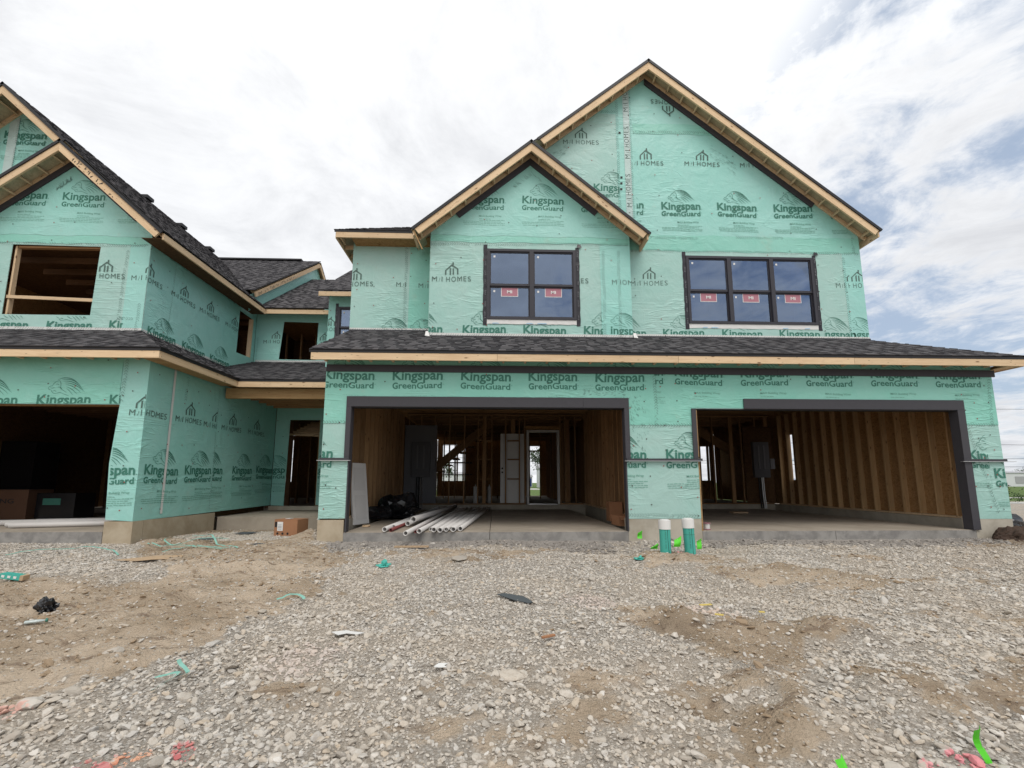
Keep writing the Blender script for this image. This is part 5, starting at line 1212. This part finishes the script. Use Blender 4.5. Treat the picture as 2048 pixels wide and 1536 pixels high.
# cartons
M['card'] = plain('corrugated cardboard', (.34, .165, .085, 1), .85, .15, 5, bs=.1)
M['card_dark'] = plain('dark brown carton', (.12, .06, .035, 1), .85, .15, 5)
M['card2'] = plain('dusty cardboard', (.42, .30, .19, 1), .85, .15, 5, bs=.1)
def carton(label, loc, sx, sy, sz, rot, mat='card', text=None, open_=False):
    t = thing('cardboard_box', label, 'box', loc)
    R = rotz(rot, loc); mb = MB()
    for q in ((-sx / 2, sx / 2, -sy / 2, -sy / 2 + .006, 0, sz), (-sx / 2, sx / 2, sy / 2 - .006, sy / 2, 0, sz), (-sx / 2, -sx / 2 + .006, -sy / 2 + .007, sy / 2 - .007, 0, sz), (sx / 2 - .006, sx / 2, -sy / 2 + .007, sy / 2 - .007, 0, sz), (-sx / 2 + .007, sx / 2 - .007, -sy / 2 + .007, sy / 2 - .007, 0, .006)): mb.box(*q, R)
    mb.build('body', M[mat], t)
    if open_:
        f1 = MB(); f1.box(-sx / 2, sx / 2, 0, .16, 0, .005, R @ Matrix.Translation((0, -sy / 2, sz + .002)) @ Matrix.Rotation(math.radians(205), 4, 'X')); f1.build('flap', M[mat], t)
    for k in (-1, 1):
        f = MB(); f.box(-sx / 2 + .001, sx / 2 - .001, 0, sy / 2 - .004, 0, .005, R @ Matrix.Translation((0, k * sy / 2, sz + .002)) @ Matrix.Rotation(math.radians(0 if k < 0 else 180) , 4, 'X') @ Matrix.Translation((0, 0, 0 if k < 0 else -.005)))
        if not open_: f.build('flap', M[mat], t)
    return t, R
b1, R1_ = carton('brown cardboard box with a white label standing on the soil before the porch', (-4.03, 1.10, H(-4.03, 1.1) + .005), .50, .34, .31, -.22)
mb = MB(); mb.box(-.18, -.06, -.176, -.172, .10, .27, R1_); mb.build('paper_label', M['white'], b1)
for k, x in enumerate((-.17, -.06, .05)): mb = MB(); mb.tube([R1_ @ Vector((x, -.176, .05)), R1_ @ Vector((x, -.171, .05))], .022, 10); mb.build('round_mark', M['edge_black'], b1)
mb = MB(); mb.box(-.235, -.19, -.176, -.172, .17, .27, R1_); mb.build('dark_mark', M['edge_black'], b1)
mb = MB()
for z in (.21, .18, .16, .13): mb.box(-.165, -.085, -.179, -.1765, z, z + .006, R1_)
mb.build('label_lines', M['drywall'], b1)
mb = MB(); mb.box(-.10, .0, -.06, .05, .322, .328, R1_); mb.build('paper_slip', M['white'], b1)
carton('open brown carton on the floor against the right wall of the left garage', (2.62, 1.15, .005), .34, .42, .20, .1, open_=True)
carton('small brown carton behind the open one by the right wall', (2.72, 2.2, .005), .3, .3, .42, 0)
b2, R2_ = carton('long dark brown carton lying in the far left garage', (-11.85, 3.0, .035), 2.3, .6, .66, 0, 'card_dark')
vs, fs = [], []
for qq in textpolys('STERLING', -.10, .36, .95, .10, .01): k = len(vs); vs += [R2_ @ Vector((x, -.303, y)) for x, y in qq]; fs.append(tuple(range(k, k + len(qq))))
link('printed_name', mesh_from(vs, fs), b2, None, M['ink_black'])
ap = thing('appliance', 'big black boxy appliance standing in the far left garage', 'appliance', (-9.9, 3.9, .03))
boxm('body', -13.2, -11.6, 3.65, 4.3, .05, 1.9, M['black_plastic'], ap); boxm('base', -13.15, -11.65, 3.7, 4.25, .031, .049, M['edge_black'], ap)
bb = thing('bundle_box', 'dark carton with green print beside the long one in the far left garage', 'box', (-7.3, 3.0, .03))
boxm('body', -10.65, -9.78, 2.85, 3.4, .035, .62, M['black_plastic'], bb); boxm('green_print', -10.5, -10.1, 2.845, 2.849, .35, .5, M['ink_green'], bb)
# spool of wire by the middle pier
sp = thing('wire_spool', 'small spool with red ends on the slab beside the middle pier', 'spool', (3.93, .22, .005))
MB().tube([(3.93, .22, .02), (3.93, .22, .115)], .052, 16).build('winding', M['flash_white'], sp)
for z in (.004, .115): MB().tube([(3.93, .22, z), (3.93, .22, z + .012)], .066, 18).build('flange', M['sticker_red'], sp)
# capped sewer pipes
M['teal'] = plain('teal sewer pipe', (.07, .40, .33, 1), .35, .06)
for k, (x, y, tilt, zt) in enumerate(((2.53, -1.42, (.00, .0), .31), (2.91, -1.40, (-.016, .0), .325))):
    z0 = H(x, y) - .08; L = zt - z0
    t = thing('capped_pipe', ('teal pipe with a clean white cap, left one of the two before the middle pier', 'teal pipe with a black ring drawn below its white cap, right one before the pier')[k], 'pipe', (x, y, z0), 'teal pipes with white caps')
    p0, p1 = Vector((x, y, z0)), Vector((x + tilt[0] * L / .5, y, zt))
    MB().tube([p0, p1], .080, 26, False).build('pipe', M['teal'], t, True)
    d = (p1 - p0).normalized()
    mb = MB(); mb.tube([p1 - d * .13, p1 - d * .015, p1 - d * .002, p1], .088, 28, True); mb.v = mb.v; cp = mb.build('cap', M['white'], t)
    MB().tube([p1, p1 + d * .012], .062, 24).build('cap_rim', M['white'], cp)
    # printed line down the front
    pts = [p0 + d * (L * f) + Vector((.012 + (.0 if k else .03 * max(0, .5 - f)), -.081, 0)) for f in [i / 14 for i in range(12)]]
    MB().tube(pts, .0026, 5).build('printed_line', M['ink_black'], t)
    vs, fs = [], []
    for qq in textpolys('SDR 35 SEWER PIPE', -.012, .02, .32, .016, .006, 90): i = len(vs); vs += [p0 + d * (.14 + b) + Vector((a, -.0815 + .0 * abs(a), 0)) for a, b in qq]; fs.append(tuple(range(i, i + len(qq))))
    link('printed_text', mesh_from(vs, fs), t, None, M['ink_green'])
    if k: c = p1 - d * .225; MB().tube([c, c + d * .005], .0815, 26, False).build('ring_mark', M['ink_green'], t)
# survey flags
M['lime'] = plain('lime flagging', (.10, .60, .03, 1), .5, .1, 12)
def flag(label, x, y, w, h, z, lean=0.0, stake=True, fold=.2, seed=0):
    t = thing('marker_flag', label, 'flag', (x, y, H(x, y)), 'lime green marker flags'); r = random.Random(seed); z0 = H(x, y)
    if stake: MB().tube([(x, y + .004, z0 - .03), (x + lean * .5, y + .004, z + h * .9)], .0022, 5).build('wire', M['alu'], t)
    mb = MB(); n_ = 8
    for i in range(n_ + 1):
        f = i / n_; yy = y - .02 * math.sin(f * 5 + seed) * fold * 4; zz = z + h * f; xx = x + lean * f
        mb.v += [(xx - w / 2, yy, zz - w * .3 * f), (xx + w * .05, yy - fold * .05, zz), (xx + w / 2, yy + .01, zz + w * .25 * f)]
        if i: b = 3 * i; mb.f += [(b - 3, b - 2, b + 1, b), (b - 2, b - 1, b + 2, b + 1)]
    mb.build('ribbon', M['lime'], t)
flag('tall lime green ribbon sticking up from the gravel at the bottom right corner', 2.34, -6.0, .042, .155, H(2.34, -6.0) - .0, -.035, seed=2)
flag('lime green ribbon cut by the lower frame edge, left of the corner one', 1.565, -6.12, .040, .13, H(1.565, -6.12) - .02, -.025, seed=5)
flag('small lime flag at the foot of the middle pier wall', 2.52, -.25, .085, .12, H(2.52, -.25) + .10, 0, seed=3)
flag('small lime flag half hidden behind the left teal pipe', 2.49, -1.05, .12, .06, H(2.49, -1.05) + .05, 0, seed=4)
flag('lime flag between the two teal pipes', 2.66, -1.52, .11, .13, H(2.66, -1.52) + .08, .03, seed=6)
flag('lime flag at the right side of the right teal pipe', 3.06, -1.36, .075, .14, H(3.06, -1.36) + .08, .02, seed=7)
# shingle off-cut, boards, sheets
def scrap(name, label, cat, x, y, sx, sy, rot, mat, t=.006, lift=.018, tilt=.05, poly=None):
    R = rotz(rot, (x, y, H(x, y) + lift)) @ Matrix.Rotation(tilt, 4, 'X'); mb = MB()
    poly = poly or [(-.5, -.5), (.5, -.5), (.5, .5), (-.5, .5)]; n_ = len(poly)
    mb.v = [(a * sx, b * sy, 0) for a, b in poly] + [(a * sx, b * sy, t) for a, b in poly]
    mb.f = [tuple(range(n_))[::-1], tuple(range(n_, 2 * n_))] + [(i, (i + 1) % n_, (i + 1) % n_ + n_, i + n_) for i in range(n_)]
    return thing(name, label, cat, data=mb.mesh(), mat=M[mat] if isinstance(mat, str) else mat, mtx=R)
M['slate'] = plain('grey shingle off-cut', (.075, .085, .09, 1), .9, .2, 60)
scrap('shingle_scrap', 'pointed dark grey shingle off-cut lying on the gravel mid-drive', 'shingle', .21, -3.42, .48, .15, -.62, 'slate', .006, .03, .1, [(-.5, .1), (-.38, .5), (.1, .5), (.5, -.2), (.42, -.5), (.05, -.4)])
scrap('wood_batten', 'short weathered batten on the concrete spill before the left garage', 'batten', -1.35, -.62, .55, .07, .02, 'card2', .02, .03)
scrap('wood_offcut', 'flat plywood off-cut lying inside the left garage before the black heap', 'board', -2.1, 1.9, .8, .14, .35, 'card2', .012, .19)
scrap('wood_offcut', 'small pale block on the slab edge beside the leaning panel', 'board', -2.52, .95, .14, .07, .2, 'lumber', .03, .26)
scrap('wood_offcut', 'small pale off-cut on the floor of the right garage', 'board', 6.9, 4.6, .45, .18, .1, 'card2', .04, .26)
scrap('cardboard_sheet', 'torn flat piece of cardboard lying on bare soil at left', 'cardboard', -5.02, -1.25, .85, .36, .25, 'card2', .006, .03, .04, [(-.5, -.1), (-.1, -.5), (.1, -.3), (.5, -.35), (.45, .35), (.1, .5), (-.2, .2)])
scrap('paper_scrap', 'torn white paper lying on the gravel left of centre', 'paper', -1.17, -4.41, .27, .10, -.1, 'flash_white', .003, .03, .05, [(-.5, .1), (-.1, .5), (.1, .3), (.5, .1), (.35, -.3), (0, -.1), (-.2, -.5)])
scrap('paper_scrap', 'small white torn scrap near the lower middle of the drive', 'paper', -.36, -4.98, .10, .06, .4, 'flash_white', .003, .03, .2, [(-.5, 0), (-.1, .5), (.5, .2), (.2, -.1), (.3, -.5), (-.2, -.3)])
scrap('paper_scrap', 'white card scrap at the right frame edge on the gravel', 'paper', 2.99, -5.66, .09, .045, -.6, 'white', .004, .04, .3)
scrap('tar_paper_scrap', 'small black felt scrap on the soil near the brown box', 'felt', -3.95, -.30, .26, .12, .1, 'slate', .004, .025, .1, [(-.5, 0), (-.2, .5), (.5, .3), (.3, -.2), (0, -.5)])
scrap('tar_paper_scrap', 'black felt scrap on the gravel strip by the porch slab', 'felt', -5.0, 1.3, .42, .26, .3, 'slate', .004, .03, .1, [(-.5, 0), (-.2, .5), (.5, .3), (.3, -.2), (0, -.5)])
scrap('tar_paper_scrap', 'black felt scrap beside the tangled teal straps', 'felt', -5.2, .35, .35, .16, -.1, 'slate', .004, .03, .1, [(-.5, 0), (-.2, .5), (.5, .3), (.3, -.2), (0, -.5)])
scrap('wood_chip', 'thin tan wood splinter lying on the sandy patch in mid drive', 'splinter', .42, -4.55, .12, .025, .5, 'card', .012, .03)
M['yellow'] = plain('yellow chip', (.55, .42, .12, 1), .8)
for lb, x, y, w_ in (('leftmost yellow plaster chip on the pale pink patch', 1.80, -3.85, .06), ('longest yellow plaster chip at the far edge of the pink patch', 2.06, -3.70, .13),
                     ('yellow plaster chip nearest the camera beside the pink patch', 1.95, -4.2, .07), ('lone yellow plaster chip on the gravel right of the pink patch', 2.5, -3.9, .05)):
    scrap('yellow_chip', lb, 'chip', x, y, w_, .035, random.uniform(-.6, .6), 'yellow', .004, .03, .1)['group'] = 'yellow chips'
for (lb, x, y, s, rz_) in (('rounded grey boulder at the left edge of the gravel', -2.68, -4.78, .06, 0), ('large pale stone on the soil beside the gravel edge', -2.1, -4.6, .055, 1), ('flat grey stone at the left margin above the red paint', -2.62, -5.42, .07, 2), ('grey round stone in the sandy wheel track lower centre', 1.0, -5.2, .045, 3), ('large flat grey stone on the bottom edge left of centre', -.95, -6.0, .06, 4), ('brown lump of broken concrete on the gravel in mid drive', .12, -5.1, .09, 5), ('dark grey lump by the left garage slab', -.5, -1.55, .13, 6)):
    o_ = thing('stone', lb, 'stone', data=rock_meshes[rz_], mtx=Matrix.Translation((x, y, H(x, y) + s * .2)) @ Matrix.Rotation(rz_ * 1.3, 4, 'Z') @ Matrix.Diagonal((s, s, s * (.5 if rz_ >= 5 else .8), 1)))
# straps and bits of teal plastic
M['strap'] = plain('teal strapping', (.20, .42, .35, 1), .45, .1)
def strap(label, pts, w=.014, group='teal strapping bands on the soil'):
    mb = MB(); n_ = len(pts); P = []
    for i in range((n_ - 1) * 6 + 1):
        f = i / 6; k = min(int(f), n_ - 2); t = f - k; p_ = [Vector(pts[max(0, min(n_ - 1, k + d_))]) for d_ in (-1, 0, 1, 2)]
        c = .5 * ((2 * p_[1]) + (p_[2] - p_[0]) * t + (2 * p_[0] - 5 * p_[1] + 4 * p_[2] - p_[3]) * t * t + (-p_[0] + 3 * p_[1] - 3 * p_[2] + p_[3]) * t ** 3); P.append(c)
    for i, c in enumerate(P):
        z = H(c.x, c.y) + .02 + c.z; d_ = (P[min(i + 1, len(P) - 1)] - P[max(i - 1, 0)]); nn = Vector((-d_.y, d_.x, 0)).normalized() * w / 2
        mb.v += [(c.x - nn.x, c.y - nn.y, z), (c.x + nn.x, c.y + nn.y, z + .006)]
        if i: b = 2 * i; mb.f.append((b - 2, b - 1, b + 1, b))
    t = thing('strapping_band', label, 'strap', group=group, data=mb.mesh(), mat=M['strap']); return t
strap('long pale teal strap lying alone on the soil below the left garage', [(-7.3, -1.0, 0), (-6.9, -.62, .02), (-6.5, -.55, .05), (-6.0, -.72, .02), (-5.7, -.95, 0)], .022)
strap('looped teal strap at the centre of the tangle on the soil', [(-5.9, -.1, 0), (-5.5, -.35, .05), (-4.9, -.2, .10), (-4.6, .0, .05), (-5.1, .15, .02), (-5.6, .05, .06), (-5.5, -.25, .08), (-4.9, -.4, .03), (-4.3, -.5, .0)], .022)
strap('teal strap running right from the tangle towards the drive', [(-5.3, .1, .06), (-4.9, -.05, .12), (-4.6, -.3, .04), (-4.15, -.55, 0)], .026)
strap('short teal strap curled below the tangle', [(-5.3, -.6, 0), (-5.0, -.45, .05), (-4.7, -.65, .02), (-4.4, -.55, 0)], .02)
strap('short knotted teal strap lying on the gravel at lower left', [(-2.1, -4.98, .02), (-2.02, -5.08, .05), (-1.95, -5.12, .02), (-2.1, -5.18, .03), (-1.95, -5.2, .05), (-2.05, -5.28, .0)], .022)
strap('little teal ribbon at the soil edge left of the drive', [(-2.15, -3.5, 0), (-2.0, -3.4, .03), (-1.9, -3.45, .01)], .03)
crumple('teal_scrap', 'crumpled teal wrap scrap on the gravel before the pipe bundle', 'wrap scrap', (-1.50, -1.85, H(-1.5, -1.85) + .02), (.07, .05, .03), M['teal'], 11, 'crumpled teal wrap scraps')
crumple('teal_scrap', 'tiny teal wrap scrap on the gravel left of the capped pipes', 'wrap scrap', (1.95, -2.0, H(1.95, -2.0) + .02), (.05, .04, .02), M['teal'], 12, 'crumpled teal wrap scraps')
gc = thing('drink_carton', 'flattened green carton with white stripes at the left frame edge', 'carton', (-5.45, -2.7, H(-5.45, -2.7)))
R = rotz(.12, (-5.48, -2.70, H(-5.48, -2.7) + .02)) @ Matrix.Rotation(.15, 4, 'Y')
mb = MB(); mb.box(-.10, .10, -.045, .045, 0, .055, R); mb.build('body', M['teal'], gc); mb = MB(); mb.box(.101, .135, -.045, .045, 0, .055, R); mb.build('end_flap', M['card2'], gc)
for k in range(3):
    mb = MB(); mb.box(-.08 + k * .06, -.05 + k * .06, -.048, -.046, .015, .04, R); mb.build('white_print', M['white'], gc)
M['clear'] = plain('clear bottle plastic', (.42, .47, .45, 1), .12, .2, 20, spec=.8)
bt = thing('plastic_bottle', 'crushed clear plastic bottle lying on the soil at far left', 'bottle', (-3.85, -4.2, H(-3.85, -4.2)))
R = rotz(.55, (-3.80, -4.17, H(-3.80, -4.17) + .025)) @ Matrix.Scale(.6, 4); P_ = lambda x, r: (R @ Vector((x, 0, 0)), r)
mb = MB(); seg = 12; prof = [(-.11, .022), (-.10, .033), (-.04, .029), (0, .033), (.05, .027), (.08, .018), (.10, .012)]
for i, (x, r) in enumerate(prof):
    for k in range(seg): t = 2 * math.pi * k / seg; mb.v.append(tuple(R @ Vector((x, r * math.cos(t), r * .75 * math.sin(t)))))
    if i:
        for k in range(seg): k2 = (k + 1) % seg; b = i * seg; mb.f.append((b - seg + k, b - seg + k2, b + k2, b + k))
mb.f.append(tuple(range(seg))); mb.build('body', M['clear'], bt, True); MB().tube([R @ Vector((.10, 0, 0)), R @ Vector((.122, 0, 0))], .015, 12).build('cap', M['ink_green'], bt)
for lb, x, y, z, mt, s in (('white propane style bottle standing behind the studs, left one', -.57 - .1, 7.4, .17, 'flash_white', .07), ('white bottle standing behind the studs right of the wide post', -.2, 7.5, .17, 'flash_white', .065)):
    t = thing('gas_bottle', lb, 'bottle', (x, y, z)); MB().tube([(x, y, z), (x, y, z + .42), (x, y, z + .50), (x, y, z + .56)], s, 14).build('body', M[mt], t); MB().tube([(x, y, z + .56), (x, y, z + .63)], .02, 8).build('valve', M['alu'], t)
mud = thing('soil_mound', 'small heap of dark topsoil against the right corner pier', 'soil heap', (9.35, -.35, -.15))
M['mud'] = plain('dark topsoil', (.055, .035, .025, 1), .95, .4, 14, bs=.9)
bm = bmesh.new(); bmesh.ops.create_icosphere(bm, subdivisions=4, radius=1)
for v in bm.verts:
    k = float(fbm(np.array([v.co.x * 3 + 9]), np.array([v.co.y * 3 + v.co.z * 2]), 5, 4)[0]); v.co = Vector((v.co.x * .42, v.co.y * .26, max(v.co.z, -.3) * .26)) * (1 + k * .9)
me_ = bpy.data.meshes.new('heap'); bm.to_mesh(me_); bm.free(); link('heap', me_, mud, Matrix.Translation((9.3, -.32, -.18)), M['mud'])

# ================================================================== BEYOND THE HOUSES
GZ = lambda x, y: H(x, y)
M['clad'] = plain('white metal cladding', (.62, .63, .64, 1), .6, .04, .3); M['roofgrey'] = plain('grey roof sheet', (.35, .35, .36, 1), .6)
M['leaf'] = plain('dark foliage', (.035, .065, .022, 1), .8, .5, 3); M['bark'] = plain('bark', (.08, .06, .045, 1), .9); M['blue'] = plain('blue door', (.03, .06, .22, 1), .5); M['red'] = plain('red paint', (.45, .03, .03, 1), .4)
def shed(label, x0, x1, y0, y1, h, doors=(), rise=.8, z=-.55):
    t = thing('warehouse', label, 'building', ((x0 + x1) / 2, y0, z)); boxm('walls', x0, x1, y0, y1, z - .5, z + h, M['clad'], t)
    mb = MB(); ym = (y0 + y1) / 2; e = .3
    mb.v = [(x0 - e, y0 - e, z + h), (x1 + e, y0 - e, z + h), (x1 + e, y1 + e, z + h), (x0 - e, y1 + e, z + h), (x0 - e, ym, z + h + rise), (x1 + e, ym, z + h + rise)]
    mb.f = [(0, 1, 5, 4), (2, 3, 4, 5), (0, 4, 3), (1, 2, 5), (0, 3, 2, 1)]; mb.build('roof', M['roofgrey'], t)
    for nm, a, b, c, d, m_ in doors: boxm(nm, a, b, y0 - .08, y0 - .002, z + c, z + d, M[m_], t)
    return t
shed('long white warehouse far beyond the right corner of the houses', 120, 260, 140, 165, 4.6, [('bay_door', 166 + k * 9, 171 + k * 9, 1.0, 3.4, 'roofgrey' if k % 2 else 'win_frame') for k in range(9)])
shed('white gabled shed seen through the white doorway', 11.8, 24, 110, 122, 5.0, [('door', 12.5, 15, 0, 3, 'clad')], 1.4)
shed('low white shed with a blue door seen through the doorway', 2, 11.0, 128, 138, 3.0, [('blue_door', 9.6, 10.8, .2, 2.6, 'blue')])
shed('wide white shed seen through the rear windows of the left garage', -36, -8, 120, 135, 3.6, [('door', -20, -17, 0, 3, 'win_frame')])
tr = thing('tractor', 'small red machine parked before the white shed', 'tractor', (11.4, 80, -.5))
boxm('body', 10.7, 11.7, 80, 81, -.1, .4, M['red'], tr); boxm('hood', 11.0, 11.3, 80.1, 80.9, .41, 1.1, M['red'], tr)
for x in (10.8, 11.6): MB().tube([(x, 79.8, -.2), (x, 79.98, -.2)], .35, 12).build('wheel', M['win_frame'], tr)
def tree(label, x, y, h, r, seed, trunk=.35, shape=1.0, n_=2600):
    t = thing('tree', label, 'tree', (x, y, GZ(x, y))); z = GZ(x, y); rr = random.Random(seed); mb = MB()
    tk = MB().tube([(x, y, z - .2), (x + .05, y, z + h * .4), (x, y, z + h * .8)], r * .09, 8, r1=.03)
    for k in range(9): a = rr.uniform(0, 6.28); b = z + h * rr.uniform(.3, .7); tk.tube([(x, y, b), (x + math.cos(a) * r * .5, y + math.sin(a) * r * .5, b + h * .15)], r * .03, 5, r1=.02)
    tk.build('trunk', M['bark'], t)
    blobs = [(rr.gauss(0, r * .45), rr.gauss(0, r * .45), z + h * rr.uniform(.25 if shape > 1 else .4, .92), rr.uniform(.2, .45) * r) for _ in range(16)]
    for k in range(n_):
        bx, by, bz, br = rr.choice(blobs); f = 1 - shape * .5 * max(0, (bz - z) / h - .3)
        p = Vector((x + bx * f + rr.gauss(0, br * .5), y + by * f + rr.gauss(0, br * .5), bz + rr.gauss(0, br * .5))); s = r * rr.uniform(.02, .06)
        a, b = Vector((rr.gauss(0, 1), rr.gauss(0, 1), rr.gauss(0, 1))).normalized() * s, Vector((rr.gauss(0, 1), rr.gauss(0, 1), rr.gauss(0, 1))).normalized() * s
        mb.quad(p - a, p + b, p + a, p - b)
    mb.build('crown', M['leaf'], t)
tree('tree with an open crown behind the white shed seen through the doorway', 14.0, 126, 11.5, 4.5, 3)
tree('tall dark tree seen through the rear window of the left garage', -14.0, 105, 7.5, 3.5, 5)
tree('low dark green conical bush beyond the right corner pier', 25.6, 14.6, 1.15, .8, 6, shape=1.8)
for k, (x, h) in enumerate(((-70, 8), (-55, 9), (215, 9), (240, 7))): tree(['far tree on the left skyline behind the houses', 'second far tree on the left skyline behind the houses', 'far tree behind the long warehouse', 'last far tree beyond the long warehouse'][k], x, 190, h, 6, 20 + k, n_=700)
boxm('road', -300, 400, 84, 98, -.60, -.535, M['road'], None, kind='structure')
boxm('path', 17, 400, 13.5, 15.2, -.3, -.16, M['road'], None, kind='structure')
boxm('path', 24, 400, 31, 33, -.75, -.505, M['road'], None, kind='structure')
up = thing('utility_pole', 'grey metal pole standing beyond the right house corner', 'pole', (50.6, 36, -.5))
MB().tube([(50.9, 36, -.6), (50.2, 36, 7.0)], .12, 8, r1=.09).build('pole', M['roofgrey'], up)
for z in (5.4, 6.2): boxm('bracket', 50.2, 50.9, 35.9, 36.0, z, z + .1, M['roofgrey'], up)
lp = thing('street_lamp', 'street lamp head hanging on its arm beyond the right corner', 'street lamp', (46, 36, 3.0))
MB().tube([(38, 36, 4.3), (42, 36, 4.2), (44.5, 36, 3.85), (45.9, 36, 3.72)], .03, 6).build('arm', M['roofgrey'], lp)
mb = MB(); mb.tube([(45.9, 36, 3.68), (46.2, 36, 3.66), (47.3, 36, 3.66), (47.6, 36, 3.72)], .17, 8); mb.build('lamp_head', M['win_frame'], lp)
for k, (y, z, lb) in enumerate(((36, 8.0, 'topmost overhead wire'), (36, 4.45, 'middle overhead wire above the lamp'), (60, 3.6, 'lowest overhead wire over the warehouse'), (100, 6.3, 'far overhead wire seen through the doorway'))):
    t = thing('overhead_wire', lb + ' crossing behind the houses', 'wire', (0, y, z), 'overhead wires')
    MB().tube([(-120 + i * 20, y, z + .35 * math.sin(i * .9 + k)) for i in range(15)], .022 * y / 36, 4).build('wire', M['cable'], t)
sf = thing('silt_fence', 'black silt fence sagging on a stake by the right corner', 'fence', (11.4, 4.2, -.2))
mb = MB()
for i in range(12):
    x = 11.2 + i * .3; s_ = .12 * math.sin(i * 1.1); mb.v += [(x, 4.3 + s_, -.25), (x, 4.35 + s_ * .5, -.02 + .11 * math.cos(i * .8))]
    if i: b = 2 * i; mb.f.append((b - 2, b - 1, b + 1, b))
mb.build('fabric', M['black_plastic'], sf); board('stake', (12.1, 4.2, -.3), (11.85, 4.2, .28), .04, .03, M['beam'], sf)
